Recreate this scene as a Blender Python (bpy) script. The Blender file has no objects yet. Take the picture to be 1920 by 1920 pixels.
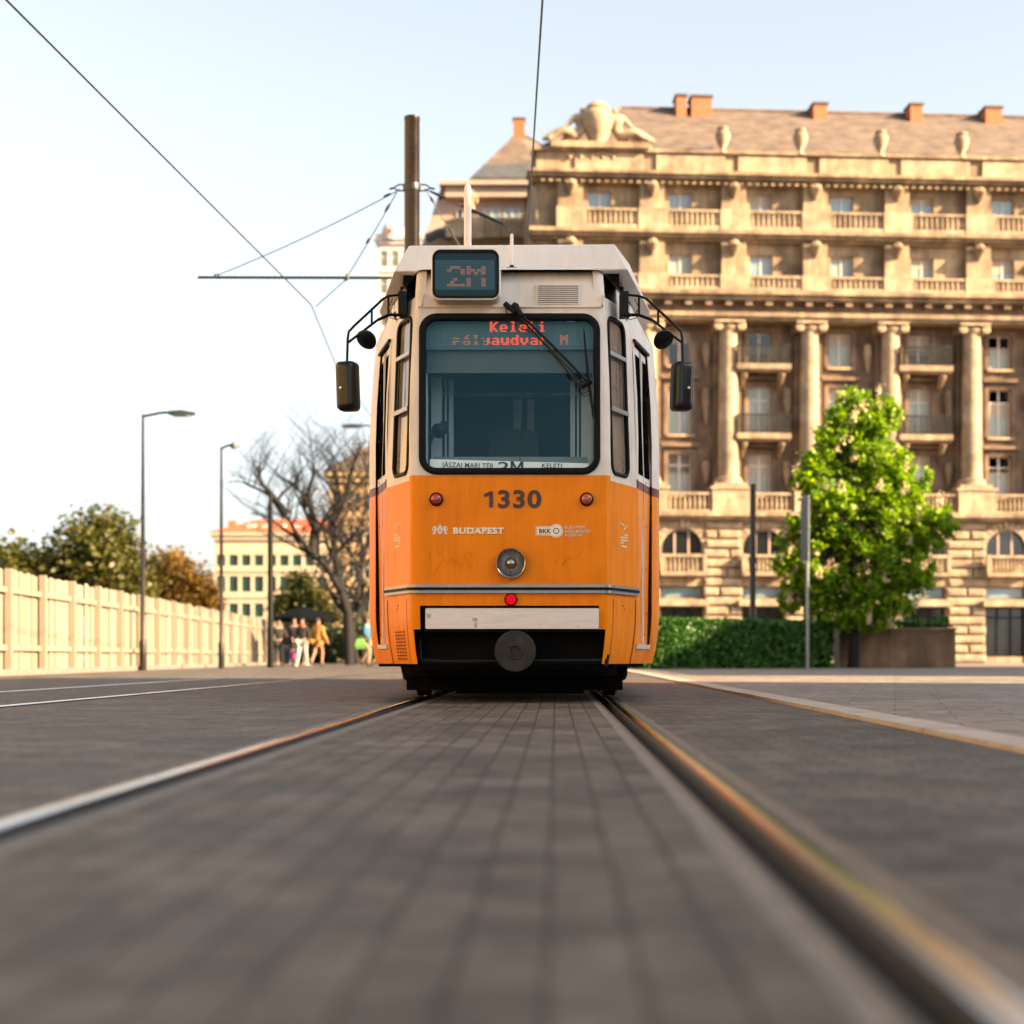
import bpy, bmesh, math, random
from mathutils import Vector, Matrix
R = math.radians
rnd = random.Random(7)
S = bpy.context.scene
C = S.collection
# ------------------------------------------------------------------ helpers
H = 0.332            # eye height of the photographer above the paving
FP = 3000.0          # focal length in photo pixels (1920 wide)
VX, VY = 1042.0, 1232.0   # vanishing point of the track in the photo
def at(px, py, d):
    return Vector(((px - VX) / FP * d, d, H + (VY - py) / FP * d))

class MB:
    def __init__(s):
        s.v = []; s.f = []; s.m = []
    def vert(s, p):
        s.v.append(tuple(p)); return len(s.v) - 1
    def face(s, pts, m=0):
        i = [s.vert(p) for p in pts]; s.f.append(i); s.m.append(m)
    def box(s, a, b, m=0, M=None):
        x0, y0, z0 = a; x1, y1, z1 = b
        P = [Vector(p) for p in ((x0,y0,z0),(x1,y0,z0),(x1,y1,z0),(x0,y1,z0),(x0,y0,z1),(x1,y0,z1),(x1,y1,z1),(x0,y1,z1))]
        if M is not None: P = [M @ p for p in P]
        k = len(s.v); s.v += [tuple(p) for p in P]
        for q in ((0,3,2,1),(4,5,6,7),(0,1,5,4),(1,2,6,5),(2,3,7,6),(3,0,4,7)):
            s.f.append([k + t for t in q]); s.m.append(m)
    def rings(s, rings, m=0, close=True, cap=True):
        k0 = len(s.v); n = len(rings[0])
        for r in rings: s.v += [tuple(p) for p in r]
        for i in range(len(rings) - 1):
            for j in range(n if close else n - 1):
                a = k0 + i*n + j; b = k0 + i*n + (j+1) % n
                s.f.append([a, b, b + n, a + n]); s.m.append(m)
        if cap and close:
            s.f.append([k0 + j for j in range(n)][::-1]); s.m.append(m)
            s.f.append([k0 + (len(rings)-1)*n + j for j in range(n)]); s.m.append(m)
    def tube(s, pts, r, n=8, m=0, cap=True):
        pts = [Vector(p) for p in pts]
        rs = r if isinstance(r, (list, tuple)) else [r]*len(pts)
        rings = []; prev = None
        for i, p in enumerate(pts):
            t = (pts[min(i+1, len(pts)-1)] - pts[max(i-1, 0)])
            t = t.normalized() if t.length > 1e-9 else Vector((0,0,1))
            if prev is None:
                u = t.cross(Vector((0,0,1)) if abs(t.z) < .9 else Vector((1,0,0))).normalized()
            else:
                u = (prev - t * prev.dot(t))
                u = u.normalized() if u.length > 1e-6 else t.orthogonal().normalized()
            prev = u; w = t.cross(u)
            rings.append([p + (u*math.cos(2*math.pi*j/n) + w*math.sin(2*math.pi*j/n))*rs[i] for j in range(n)])
        s.rings(rings, m, True, cap)
    def lathe(s, prof, c=(0,0,0), axis='z', n=20, m=0, cap=True):
        c = Vector(c); rings = []
        for r, h in prof:
            ring = []
            for j in range(n):
                a = 2*math.pi*j/n; x, y = r*math.cos(a), r*math.sin(a)
                p = (x, y, h) if axis == 'z' else ((x, h, y) if axis == 'y' else (h, x, y))
                ring.append(c + Vector(p))
            rings.append(ring)
        s.rings(rings, m, True, cap)
    def prism(s, poly, y0, y1, m=0):          # polygon in x,z extruded along y
        n = len(poly); k = len(s.v)
        s.v += [(x, y0, z) for x, z in poly] + [(x, y1, z) for x, z in poly]
        s.f.append([k+i for i in range(n)]); s.m.append(m)
        s.f.append([k+n+i for i in range(n)][::-1]); s.m.append(m)
        for i in range(n):
            j = (i+1) % n
            s.f.append([k+j, k+i, k+n+i, k+n+j]); s.m.append(m)
    def add(s, other, M=None):
        k = len(s.v)
        s.v += [tuple(M @ Vector(p)) if M is not None else p for p in other.v]
        s.f += [[k + i for i in f] for f in other.f]; s.m += other.m
    def build(s, name, mats, parent=None, smooth=30, weld=True, loc=None, link=True, normals=True):
        me = bpy.data.meshes.new(name)
        me.from_pydata(s.v, [], s.f)
        mats = mats if isinstance(mats, (list, tuple)) else [mats]
        for m in mats: me.materials.append(m)
        if len(mats) > 1: me.polygons.foreach_set('material_index', s.m)
        if weld or normals:
            bm = bmesh.new(); bm.from_mesh(me)
            if weld: bmesh.ops.remove_doubles(bm, verts=bm.verts, dist=2e-4)
            if normals: bmesh.ops.recalc_face_normals(bm, faces=bm.faces)
            bm.to_mesh(me); bm.free()
        if smooth:
            me.polygons.foreach_set('use_smooth', [True]*len(me.polygons))
            me.set_sharp_from_angle(angle=R(smooth))
        me.update()
        o = bpy.data.objects.new(name, me)
        if link: C.objects.link(o)
        if parent: o.parent = parent
        if loc: o.location = loc
        return o

def tag(o, label=None, cat=None, group=None, kind=None):
    if label: o['label'] = label
    if cat: o['category'] = cat
    if group: o['group'] = group
    if kind: o['kind'] = kind
    return o
def thing(name, label, cat, loc=(0,0,0), rz=0, group=None):
    o = bpy.data.objects.new(name, None); C.objects.link(o)
    o.location = loc; o.rotation_euler = (0, 0, rz); o.empty_display_size = .3
    return tag(o, label, cat, group)
def copy_tree(o, parent=None):
    c = o.copy(); C.objects.link(c)
    if parent: c.parent = parent
    for ch in list(o.children): copy_tree(ch, c)
    return c
def bez(a, b, c, n=6):
    a, b, c = Vector(a), Vector(b), Vector(c)
    return [a*(1-t)**2 + b*2*t*(1-t) + c*t*t for t in [i/n for i in range(n+1)]]

def text(name, body, size, mat, parent, M, align='CENTER', bold=0.0, sx=1.0, space=1.0, depth=0.0015, fit=None):
    cu = bpy.data.curves.new(name, 'FONT'); cu.body = body; cu.size = size
    cu.align_x = align; cu.align_y = 'BOTTOM_BASELINE'; cu.offset = bold; cu.space_character = space
    cu.resolution_u = 4; cu.extrude = depth
    o = bpy.data.objects.new(name, cu); C.objects.link(o)
    dg = bpy.context.evaluated_depsgraph_get()
    me = bpy.data.meshes.new_from_object(o.evaluated_get(dg))
    bpy.data.objects.remove(o); bpy.data.curves.remove(cu)
    if fit:
        xs = [v.co.x for v in me.vertices]; sx = fit/(max(xs)-min(xs))
    # text plane xy -> wall plane xz facing -y
    T = M @ Matrix(((sx,0,0,0),(0,0,-1,0),(0,1,0,0),(0,0,0,1)))
    me.transform(T)
    me.materials.clear(); me.materials.append(mat); me.name = name
    ob = bpy.data.objects.new(name, me); C.objects.link(ob); ob.parent = parent
    return ob

# ------------------------------------------------------------------ materials
def nodes(name):
    m = bpy.data.materials.new(name); m.use_nodes = True
    nt = m.node_tree; nt.nodes.clear()
    out = nt.nodes.new('ShaderNodeOutputMaterial')
    return m, nt, out
def N(nt, t, **k):
    n = nt.nodes.new(t)
    for a, b in k.items():
        if hasattr(n, a): setattr(n, a, b)
        else: n.inputs[a].default_value = b
    return n
def L(nt, a, b): nt.links.new(a, b)
def c4(c): return (c[0], c[1], c[2], 1)
def mul(c, k): return tuple(min(1, x*k) for x in c)
def pm(name, col, rough=.5, metal=0., var=.12, scale=6., bump=0., coat=0., spec=.5, col2=None, detail=4, rvar=.1, stretch=None, bscale=None, streak=0.):
    m, nt, out = nodes(name)
    b = N(nt, 'ShaderNodeBsdfPrincipled')
    b.inputs['Metallic'].default_value = metal; b.inputs['Coat Weight'].default_value = coat
    b.inputs['Coat Roughness'].default_value = .12
    b.inputs['Specular IOR Level'].default_value = spec
    tc = N(nt, 'ShaderNodeTexCoord'); mp = N(nt, 'ShaderNodeMapping')
    if stretch: mp.inputs['Scale'].default_value = stretch
    L(nt, tc.outputs['Object'], mp.inputs[0])
    nz = N(nt, 'ShaderNodeTexNoise'); nz.inputs['Scale'].default_value = scale; nz.inputs['Detail'].default_value = detail
    nz.inputs['Roughness'].default_value = .6
    L(nt, mp.outputs[0], nz.inputs['Vector'])
    rp = N(nt, 'ShaderNodeValToRGB')
    rp.color_ramp.elements[0].position = .3; rp.color_ramp.elements[1].position = .7
    rp.color_ramp.elements[0].color = c4(col2 if col2 else mul(col, 1-var)); rp.color_ramp.elements[1].color = c4(mul(col, 1+var*.6))
    L(nt, nz.outputs['Fac'], rp.inputs[0]); L(nt, rp.outputs[0], b.inputs['Base Color'])
    if streak:      # rain-washed soot running down the stone
        m2 = N(nt, 'ShaderNodeMapping'); m2.inputs['Scale'].default_value = (1.5, 1.5, .12); L(nt, tc.outputs['Object'], m2.inputs[0])
        q = N(nt, 'ShaderNodeTexNoise'); q.inputs['Scale'].default_value = 1.0; q.inputs['Detail'].default_value = 7; q.inputs['Roughness'].default_value = .7
        L(nt, m2.outputs[0], q.inputs['Vector']); qr = N(nt, 'ShaderNodeMapRange'); qr.inputs['From Min'].default_value = .42; qr.inputs['From Max'].default_value = .62
        qr.inputs['To Min'].default_value = streak; qr.inputs['To Max'].default_value = 0; L(nt, q.outputs['Fac'], qr.inputs[0])
        qm = N(nt, 'ShaderNodeMix', data_type='RGBA'); qm.inputs[7].default_value = (.05,.038,.028,1)
        L(nt, qr.outputs[0], qm.inputs[0]); L(nt, rp.outputs[0], qm.inputs[6]); L(nt, qm.outputs[2], b.inputs['Base Color'])
    mr = N(nt, 'ShaderNodeMapRange'); mr.inputs['To Min'].default_value = max(0.02, rough-rvar); mr.inputs['To Max'].default_value = min(1, rough+rvar)
    L(nt, nz.outputs['Fac'], mr.inputs[0]); L(nt, mr.outputs[0], b.inputs['Roughness'])
    if bump:
        bp = N(nt, 'ShaderNodeBump'); bp.inputs['Strength'].default_value = bump; bp.inputs['Distance'].default_value = .02
        n2 = N(nt, 'ShaderNodeTexNoise'); n2.inputs['Scale'].default_value = bscale or scale*4; n2.inputs['Detail'].default_value = 5
        L(nt, mp.outputs[0], n2.inputs['Vector']); L(nt, n2.outputs['Fac'], bp.inputs['Height']); L(nt, bp.outputs[0], b.inputs['Normal'])
    L(nt, b.outputs[0], out.inputs[0])
    return m
def paint(name, col, dirt=(.10,.06,.03), amount=.45, rough=.36, coat=.12, low=None):
    """weathered gloss paint: streaks and grime of their own shape, mostly a thin film running down"""
    m, nt, out = nodes(name)
    b = N(nt, 'ShaderNodeBsdfPrincipled'); b.inputs['Coat Weight'].default_value = coat; b.inputs['Coat Roughness'].default_value = .08; b.inputs['Specular IOR Level'].default_value = .10
    tc = N(nt, 'ShaderNodeTexCoord')
    mp = N(nt, 'ShaderNodeMapping'); mp.inputs['Scale'].default_value = (9, 9, 1.1); L(nt, tc.outputs['Object'], mp.inputs[0])
    s1 = N(nt, 'ShaderNodeTexNoise'); s1.inputs['Scale'].default_value = 1.6; s1.inputs['Detail'].default_value = 6; s1.inputs['Roughness'].default_value = .65
    L(nt, mp.outputs[0], s1.inputs['Vector'])
    s2 = N(nt, 'ShaderNodeTexNoise'); s2.inputs['Scale'].default_value = 3.2; s2.inputs['Detail'].default_value = 5
    L(nt, tc.outputs['Object'], s2.inputs['Vector'])
    mu = N(nt, 'ShaderNodeMath', operation='MULTIPLY'); L(nt, s1.outputs['Fac'], mu.inputs[0]); L(nt, s2.outputs['Fac'], mu.inputs[1])
    mr = N(nt, 'ShaderNodeMapRange'); mr.inputs['From Min'].default_value = .18; mr.inputs['From Max'].default_value = .5
    mr.inputs['To Min'].default_value = 0; mr.inputs['To Max'].default_value = amount
    L(nt, mu.outputs[0], mr.inputs[0])
    mx = N(nt, 'ShaderNodeMix', data_type='RGBA'); mx.inputs[6].default_value = c4(col); mx.inputs[7].default_value = c4(dirt)
    L(nt, mr.outputs[0], mx.inputs[0]); L(nt, mx.outputs[2], b.inputs['Base Color'])
    m2 = N(nt, 'ShaderNodeMapRange'); m2.inputs['To Min'].default_value = rough-.06; m2.inputs['To Max'].default_value = rough+.3
    L(nt, s1.outputs['Fac'], m2.inputs[0]); L(nt, m2.outputs[0], b.inputs['Roughness'])
    bp = N(nt, 'ShaderNodeBump'); bp.inputs['Strength'].default_value = .06; bp.inputs['Distance'].default_value = .03
    s3 = N(nt, 'ShaderNodeTexNoise'); s3.inputs['Scale'].default_value = 2.2; s3.inputs['Detail'].default_value = 1
    L(nt, tc.outputs['Object'], s3.inputs['Vector']); L(nt, s3.outputs['Fac'], bp.inputs['Height']); L(nt, bp.outputs[0], b.inputs['Normal']); L(nt, bp.outputs[0], b.inputs['Coat Normal'])
    L(nt, b.outputs[0], out.inputs[0])
    return m
def glass(name, tint=(.35,.5,.55), refl=(.75,.95,1.0), rough=.015, ior=1.5):
    m, nt, out = nodes(name)
    tr = N(nt, 'ShaderNodeBsdfTransparent'); tr.inputs[0].default_value = c4(tint)
    gl = N(nt, 'ShaderNodeBsdfGlossy'); gl.inputs['Color'].default_value = c4(refl); gl.inputs['Roughness'].default_value = rough
    fr = N(nt, 'ShaderNodeFresnel'); fr.inputs['IOR'].default_value = ior
    mx = N(nt, 'ShaderNodeMixShader')
    L(nt, fr.outputs[0], mx.inputs[0]); L(nt, tr.outputs[0], mx.inputs[1]); L(nt, gl.outputs[0], mx.inputs[2]); L(nt, mx.outputs[0], out.inputs[0])
    return m
def haze_film(name, m, col, amt):
    nt = m.node_tree; out = [n for n in nt.nodes if n.type == 'OUTPUT_MATERIAL'][0]; src = out.inputs[0].links[0].from_socket
    d = N(nt, 'ShaderNodeBsdfDiffuse'); d.inputs[0].default_value = c4(col); mx = N(nt, 'ShaderNodeMixShader')
    tc = N(nt, 'ShaderNodeTexCoord'); nz = N(nt, 'ShaderNodeTexNoise'); nz.inputs['Scale'].default_value = 5; nz.inputs['Detail'].default_value = 6; L(nt, tc.outputs['Object'], nz.inputs['Vector'])
    mr = N(nt, 'ShaderNodeMapRange'); mr.inputs['To Min'].default_value = amt*.4; mr.inputs['To Max'].default_value = amt*1.6; L(nt, nz.outputs['Fac'], mr.inputs[0])
    L(nt, mr.outputs[0], mx.inputs[0]); L(nt, src, mx.inputs[1]); L(nt, d.outputs[0], mx.inputs[2]); L(nt, mx.outputs[0], out.inputs[0]); return m
def emit(name, col, strength):
    m, nt, out = nodes(name)
    e = N(nt, 'ShaderNodeEmission'); e.inputs[0].default_value = c4(col); e.inputs[1].default_value = strength
    L(nt, e.outputs[0], out.inputs[0]); return m
def leafmat(name, dark, light, trans=.35, rough=.5):
    m, nt, out = nodes(name)
    g = N(nt, 'ShaderNodeNewGeometry'); rp = N(nt, 'ShaderNodeValToRGB')
    rp.color_ramp.elements[0].color = c4(dark); rp.color_ramp.elements[1].color = c4(light)
    L(nt, g.outputs['Random Per Island'], rp.inputs[0])
    b = N(nt, 'ShaderNodeBsdfPrincipled'); b.inputs['Roughness'].default_value = rough
    t = N(nt, 'ShaderNodeBsdfTranslucent')
    L(nt, rp.outputs[0], b.inputs['Base Color']); 
    hs = N(nt, 'ShaderNodeHueSaturation'); hs.inputs['Value'].default_value = 1.5; hs.inputs['Saturation'].default_value = 1.1
    L(nt, rp.outputs[0], hs.inputs['Color']); L(nt, hs.outputs[0], t.inputs[0])
    mx = N(nt, 'ShaderNodeMixShader'); mx.inputs[0].default_value = trans
    L(nt, b.outputs[0], mx.inputs[1]); L(nt, t.outputs[0], mx.inputs[2]); L(nt, mx.outputs[0], out.inputs[0])
    return m
def pavers(name, rot, base, dark, mortar, bw=.2, bh=.0975, offs=.5, bump=1.0, stain=.55, bias=-.3):
    m, nt, out = nodes(name)
    b = N(nt, 'ShaderNodeBsdfPrincipled'); b.inputs['Specular IOR Level'].default_value = .22
    g = N(nt, 'ShaderNodeNewGeometry'); mp = N(nt, 'ShaderNodeMapping'); mp.inputs['Rotation'].default_value = (0, 0, R(rot))
    # slightly wavy courses: laid by hand
    wn = N(nt, 'ShaderNodeTexNoise'); wn.inputs['Scale'].default_value = 2.3; wn.inputs['Detail'].default_value = 3
    L(nt, g.outputs['Position'], wn.inputs['Vector'])
    ws = N(nt, 'ShaderNodeVectorMath', operation='SCALE'); ws.inputs['Scale'].default_value = .018
    L(nt, wn.outputs['Color'], ws.inputs[0])
    va = N(nt, 'ShaderNodeVectorMath', operation='ADD'); L(nt, g.outputs['Position'], va.inputs[0]); L(nt, ws.outputs[0], va.inputs[1])
    L(nt, va.outputs[0], mp.inputs[0])
    br = N(nt, 'ShaderNodeTexBrick'); br.offset = offs; br.squash = 1
    br.inputs['Scale'].default_value = 1; br.inputs['Brick Width'].default_value = bw; br.inputs['Row Height'].default_value = bh
    br.inputs['Mortar Size'].default_value = .0055; br.inputs['Mortar Smooth'].default_value = .6; br.inputs['Bias'].default_value = bias
    br.inputs['Color1'].default_value = c4(base); br.inputs['Color2'].default_value = c4(dark); br.inputs['Mortar'].default_value = c4(mortar)
    L(nt, mp.outputs[0], br.inputs['Vector'])
    n1 = N(nt, 'ShaderNodeTexNoise'); n1.inputs['Scale'].default_value = 1.1; n1.inputs['Detail'].default_value = 8; n1.inputs['Roughness'].default_value = .68
    L(nt, g.outputs['Position'], n1.inputs['Vector'])
    r1 = N(nt, 'ShaderNodeMapRange'); r1.inputs['From Min'].default_value = .35; r1.inputs['From Max'].default_value = .68
    r1.inputs['To Min'].default_value = 1-stain; r1.inputs['To Max'].default_value = 1.2
    L(nt, n1.outputs['Fac'], r1.inputs[0])
    n2 = N(nt, 'ShaderNodeTexNoise'); n2.inputs['Scale'].default_value = 45; n2.inputs['Detail'].default_value = 5; n2.inputs['Roughness'].default_value = .7
    L(nt, g.outputs['Position'], n2.inputs['Vector'])
    r2 = N(nt, 'ShaderNodeMapRange'); r2.inputs['To Min'].default_value = .62; r2.inputs['To Max'].default_value = 1.38
    L(nt, n2.outputs['Fac'], r2.inputs[0])
    mm = N(nt, 'ShaderNodeMath', operation='MULTIPLY'); L(nt, r1.outputs[0], mm.inputs[0]); L(nt, r2.outputs[0], mm.inputs[1])
    mx = N(nt, 'ShaderNodeMix', data_type='RGBA', blend_type='MULTIPLY'); mx.inputs[0].default_value = 1
    cb = N(nt, 'ShaderNodeCombineColor')
    for i in range(3): L(nt, mm.outputs[0], cb.inputs[i])
    L(nt, br.outputs['Color'], mx.inputs[6]); L(nt, cb.outputs[0], mx.inputs[7]); L(nt, mx.outputs[2], b.inputs['Base Color'])
    rr = N(nt, 'ShaderNodeMapRange'); rr.inputs['To Min'].default_value = .45; rr.inputs['To Max'].default_value = .85
    L(nt, n1.outputs['Fac'], rr.inputs[0]); L(nt, rr.outputs[0], b.inputs['Roughness'])
    n3 = N(nt, 'ShaderNodeTexNoise'); n3.inputs['Scale'].default_value = 7.5; n3.inputs['Detail'].default_value = 4; n3.inputs['Roughness'].default_value = .6
    L(nt, g.outputs['Position'], n3.inputs['Vector'])
    r3 = N(nt, 'ShaderNodeMapRange'); r3.inputs['From Min'].default_value = .3; r3.inputs['From Max'].default_value = .7; r3.inputs['To Min'].default_value = .58; r3.inputs['To Max'].default_value = 1.32
    L(nt, n3.outputs['Fac'], r3.inputs[0]); m3 = N(nt, 'ShaderNodeMath', operation='MULTIPLY'); L(nt, mm.outputs[0], m3.inputs[0]); L(nt, r3.outputs[0], m3.inputs[1])
    for i in range(3): L(nt, m3.outputs[0], cb.inputs[i])
    hm = N(nt, 'ShaderNodeMath', operation='MULTIPLY_ADD'); hm.inputs[1].default_value = -1.0
    L(nt, br.outputs['Fac'], hm.inputs[0]); 
    h2 = N(nt, 'ShaderNodeMath', operation='MULTIPLY'); h2.inputs[1].default_value = .7; L(nt, n2.outputs['Fac'], h2.inputs[0]); L(nt, h2.outputs[0], hm.inputs[2])
    bp = N(nt, 'ShaderNodeBump'); bp.inputs['Strength'].default_value = bump; bp.inputs['Distance'].default_value = .006
    L(nt, hm.outputs[0], bp.inputs['Height']); L(nt, bp.outputs[0], b.inputs['Normal'])
    L(nt, b.outputs[0], out.inputs[0])
    return m

M = {}
M['orange'] = paint('orange_paint', (.80,.222,.0), (.38,.085,.0), .50)
M['sunny'] = pm('sun_bounce_wall', (.42,.335,.215), .85, var=.12, scale=1)  # wall of the unseen house that bounces sun at the tram
M['ghost'] = pm('scratched_paint', (.73,.192,.0), .6, var=.3, scale=30, spec=.1)
M['cream'] = paint('cream_paint', (.70,.65,.595), (.29,.24,.19), .45)
M['maroon'] = paint('maroon_paint', (.13,.016,.014), (.05,.02,.02), .3)
M['white'] = paint('white_gelcoat', (.66,.64,.62), (.38,.34,.30), .35, .35, .15)
M['rubber'] = pm('black_rubber', (.0035,.0045,.005), .55, var=.3, scale=20, spec=.12)
M['blackm'] = pm('black_metal', (.003,.004,.004), .42, var=.4, scale=12, spec=.18)
M['under'] = pm('grimy_underframe', (.0028,.0026,.0023), .8, var=.5, scale=9, bump=.4, spec=.12)
M['steel'] = pm('brushed_steel', (.70,.63,.58), .42, .25, var=.10, scale=7, stretch=(1,1,8), bump=.05)
M['chrome'] = pm('chrome', (.75,.75,.74), .12, 1., var=.1, scale=8)
M['greytrim'] = pm('grey_trim', (.30,.31,.31), .35, .5, var=.15, scale=10)
M['disc'] = pm('oily_disc', (.030,.026,.022), .5, .2, var=.4, scale=12, col2=(.010,.009,.008), spec=.3)
M['glass'] = glass('cab_glass', (.88,.95,.955), (.17,.50,.66))
M['sideglass'] = glass('side_glass', (.30,.36,.36), (1,.97,.92), .015, 2.3)
M['scuff'] = pm('bumper_scuff', (.42,.38,.345), .6, .1, var=.3, scale=40)
haze_film('', M['sideglass'], (.62,.52,.40), .30); haze_film('', M['glass'], (.30,.42,.46), .015)  # cream film paints a warm reflection into the side panes; windscreen film is faint
M['darkglass'] = pm('dark_glass', (.012,.016,.018), .06, 0, var=.2, scale=3, spec=.8, rvar=.02)
M['cabin'] = pm('cab_panel', (.14,.17,.18), .55, var=.15)
M['cabdark'] = pm('cab_dark', (.016,.022,.024), .6, var=.3)
M['cablight'] = pm('cab_light_panel', (.42,.49,.56), .5, var=.12)
M['blind'] = pm('sun_blind', (.06,.085,.095), .6, var=.1)
M['brown'] = pm('brown_lettering', (.045,.016,.008), .4, var=.1)
M['wlet'] = pm('white_lettering', (.80,.74,.62), .45, var=.15, scale=30)
M['wlet2'] = pm('worn_lettering', (.78,.62,.40), .5, var=.25, scale=40)
M['paper'] = pm('route_paper', (.90,.92,.91), .6, var=.04)
M['ink'] = pm('route_ink', (.02,.05,.075), .6, var=.1)
M['led'] = emit('led_orange', (1.0,.085,.028), .30)
M['led2'] = emit('led_pale', (1.0,.36,.20), .085)
M['ledoff'] = pm('led_off', (.09,.20,.23), .5, var=.1)
M['ledbase'] = pm('led_panel', (.045,.115,.14), .5, var=.2)
M['amber'] = pm('amber_lens', (.35,.06,.012), .16, var=.25, scale=30, coat=.8)
M['redlens'] = pm('red_amber_lens', (.30,.022,.012), .16, var=.25, scale=30, coat=.8)
M['redlit'] = emit('red_lamp_lit', (1.0,.008,.025), .15)
M['reflector'] = pm('reflector', (.80,.84,.86), .4, .5, var=.5, scale=22)
M['lensglass'] = glass('headlamp_glass', (.72,.77,.80), (.25,.28,.30), .05, 1.35)
M['mirror'] = pm('mirror_back', (.004,.005,.006), .32, 0, var=.3, scale=6, coat=.1, spec=.3)
M['mglass'] = pm('mirror_glass', (.8,.8,.8), .03, 1., var=.02)
M['lampwhite'] = pm('antenna_plastic', (.78,.70,.60), .4, var=.1)
M['conc'] = pm('concrete', (.17,.15,.132), .8, var=.25, scale=9, bump=.4)
M['kerb'] = pm('kerb_stone', (.38,.33,.285), .75, var=.22, scale=5, bump=.3)
M['rail'] = pm('polished_rail', (.58,.57,.56), .13, 1., var=.45, scale=6, stretch=(1,.10,1), rvar=.08, bump=.05)
M['raildull'] = pm('dull_rail_lip', (.085,.072,.060), .5, .3, var=.4, scale=20)
M['doorglass'] = pm('door_glass', (.003,.004,.005), .7, 0, var=.3, scale=4, spec=.0)
M['railrust'] = pm('rusty_rail', (.009,.008,.007), .7, 0, var=.5, scale=14, bump=.3)
M['pole'] = pm('pole_paint', (.018,.012,.008), .28, .3, var=.3, scale=4)
M['polegreen'] = pm('dark_green_paint', (.012,.03,.026), .45, var=.3)
M['wire'] = pm('wire_metal', (.02,.028,.028), .5, .3, var=.2)
M['ins'] = pm('insulator', (.01,.012,.012), .4, var=.2)
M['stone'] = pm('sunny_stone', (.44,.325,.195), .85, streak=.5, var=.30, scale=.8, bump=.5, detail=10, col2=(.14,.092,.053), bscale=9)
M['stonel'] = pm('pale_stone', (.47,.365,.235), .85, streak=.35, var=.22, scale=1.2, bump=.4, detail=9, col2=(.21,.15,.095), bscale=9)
M['stoned'] = pm('shaded_sooty_stone', (.25,.165,.105), .9, streak=.5, var=.45, scale=.9, bump=.5, detail=9, col2=(.07,.043,.028), bscale=9)  # darker brown holds the shade of the column recess, with soot streaks
M['rust'] = pm('rusticated_stone', (.43,.33,.215), .88, streak=.35, var=.3, scale=2.2, bump=.9, detail=8, col2=(.21,.145,.09), bscale=8)
M['roof'] = pm('weathered_slate', (.135,.098,.073), .8, var=.35, scale=1.3, bump=.5, detail=9, col2=(.065,.05,.04), bscale=6)
M['roofgrey'] = pm('grey_roof', (.07,.075,.078), .6, var=.3, scale=2)
M['brick'] = pm('chimney_brick', (.40,.13,.055), .85, var=.25, scale=6, bump=.3)
M['tileroof'] = pm('red_roof_tiles', (.50,.10,.03), .8, var=.25, scale=3, bump=.4)
M['cap'] = pm('chimney_cap', (.09,.08,.07), .8)
M['plaster'] = pm('cream_plaster', (.48,.39,.27), .85, var=.12, scale=1.5)
M['plasterp'] = pm('pink_plaster', (.42,.31,.245), .85, var=.12, scale=1.5)
M['plasterw'] = pm('white_plaster', (.52,.48,.44), .85, var=.1, scale=1)
M['ochre'] = pm('ochre_plaster', (.50,.35,.17), .85, var=.15, scale=1)
M['winframe'] = pm('window_paint', (.52,.48,.44), .5, var=.08)
M['pane'] = pm('pane_sky', (.19,.29,.33), .08, 0, var=.3, scale=.8, spec=1., rvar=.03)
M['paned'] = pm('pane_dark', (.010,.014,.015), .08, 0, var=.3, scale=.8, spec=.7, rvar=.03)
M['curtain'] = pm('net_curtain_pane', (.27,.31,.285), .25, 0, var=.2, scale=1.5, stretch=(6,6,.5))
M['shutter'] = pm('green_shutter', (.015,.055,.045), .5, var=.3)
M['iron'] = pm('wrought_iron', (.010,.012,.012), .55, var=.3)
M['fence'] = leafmat('cream_boards', (.17,.142,.105), (.265,.225,.17), 0, .7)
M['bark'] = pm('bark', (.005,.004,.0035), .9, var=.4, scale=7, bump=.6)
M['barkl'] = pm('pale_bark', (.075,.052,.035), .9, var=.4, scale=7, bump=.6)
M['leaf'] = leafmat('chestnut_leaves', (.035,.12,.003), (.30,.44,.006), .5)
M['bloss'] = leafmat('chestnut_blossom', (.62,.48,.30), (.78,.66,.45), .3)
M['hedge'] = leafmat('hedge_leaves', (.009,.045,.006), (.05,.16,.010), .25)
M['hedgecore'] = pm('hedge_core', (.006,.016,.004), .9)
M['leafo'] = leafmat('olive_leaves', (.05,.055,.010), (.12,.115,.018), .4)
M['leafa'] = leafmat('autumn_leaves', (.075,.05,.010), (.26,.15,.022), .4)
M['leafb'] = leafmat('brown_buds', (.05,.035,.02), (.14,.085,.04), .3)
M['skin'] = pm('skin', (.36,.17,.105), .55, var=.08)
M['hair'] = pm('dark_hair', (.02,.013,.009), .55, var=.3)
M['navy'] = pm('navy_cloth', (.010,.014,.024), .85, var=.3)
M['blackc'] = pm('black_cloth', (.010,.010,.011), .85, var=.3)
M['whitec'] = pm('white_cloth', (.42,.40,.35), .85, var=.08)
M['yellowc'] = pm('ochre_cloth', (.36,.19,.035), .8, var=.15)
M['redc'] = pm('coral_cloth', (.40,.08,.045), .8, var=.15)
M['bluec'] = pm('blue_cloth', (.03,.12,.19), .8, var=.15)
M['palec'] = pm('pale_blue_cloth', (.26,.38,.42), .8, var=.1)
M['leafd'] = leafmat('dark_shrub_leaves', (.012,.022,.006), (.045,.06,.012), .3)  # dark green leaf tones of the low shrubs
M['blindc'] = pm('roller_blind', (.34,.30,.24), .8, var=.1)
M['denim'] = pm('denim', (.05,.075,.11), .85, var=.2)
M['tan'] = pm('tan_cloth', (.28,.20,.14), .85, var=.15)
M['greenbag'] = pm('lime_plastic', (.16,.36,.08), .4, var=.15)
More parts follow.
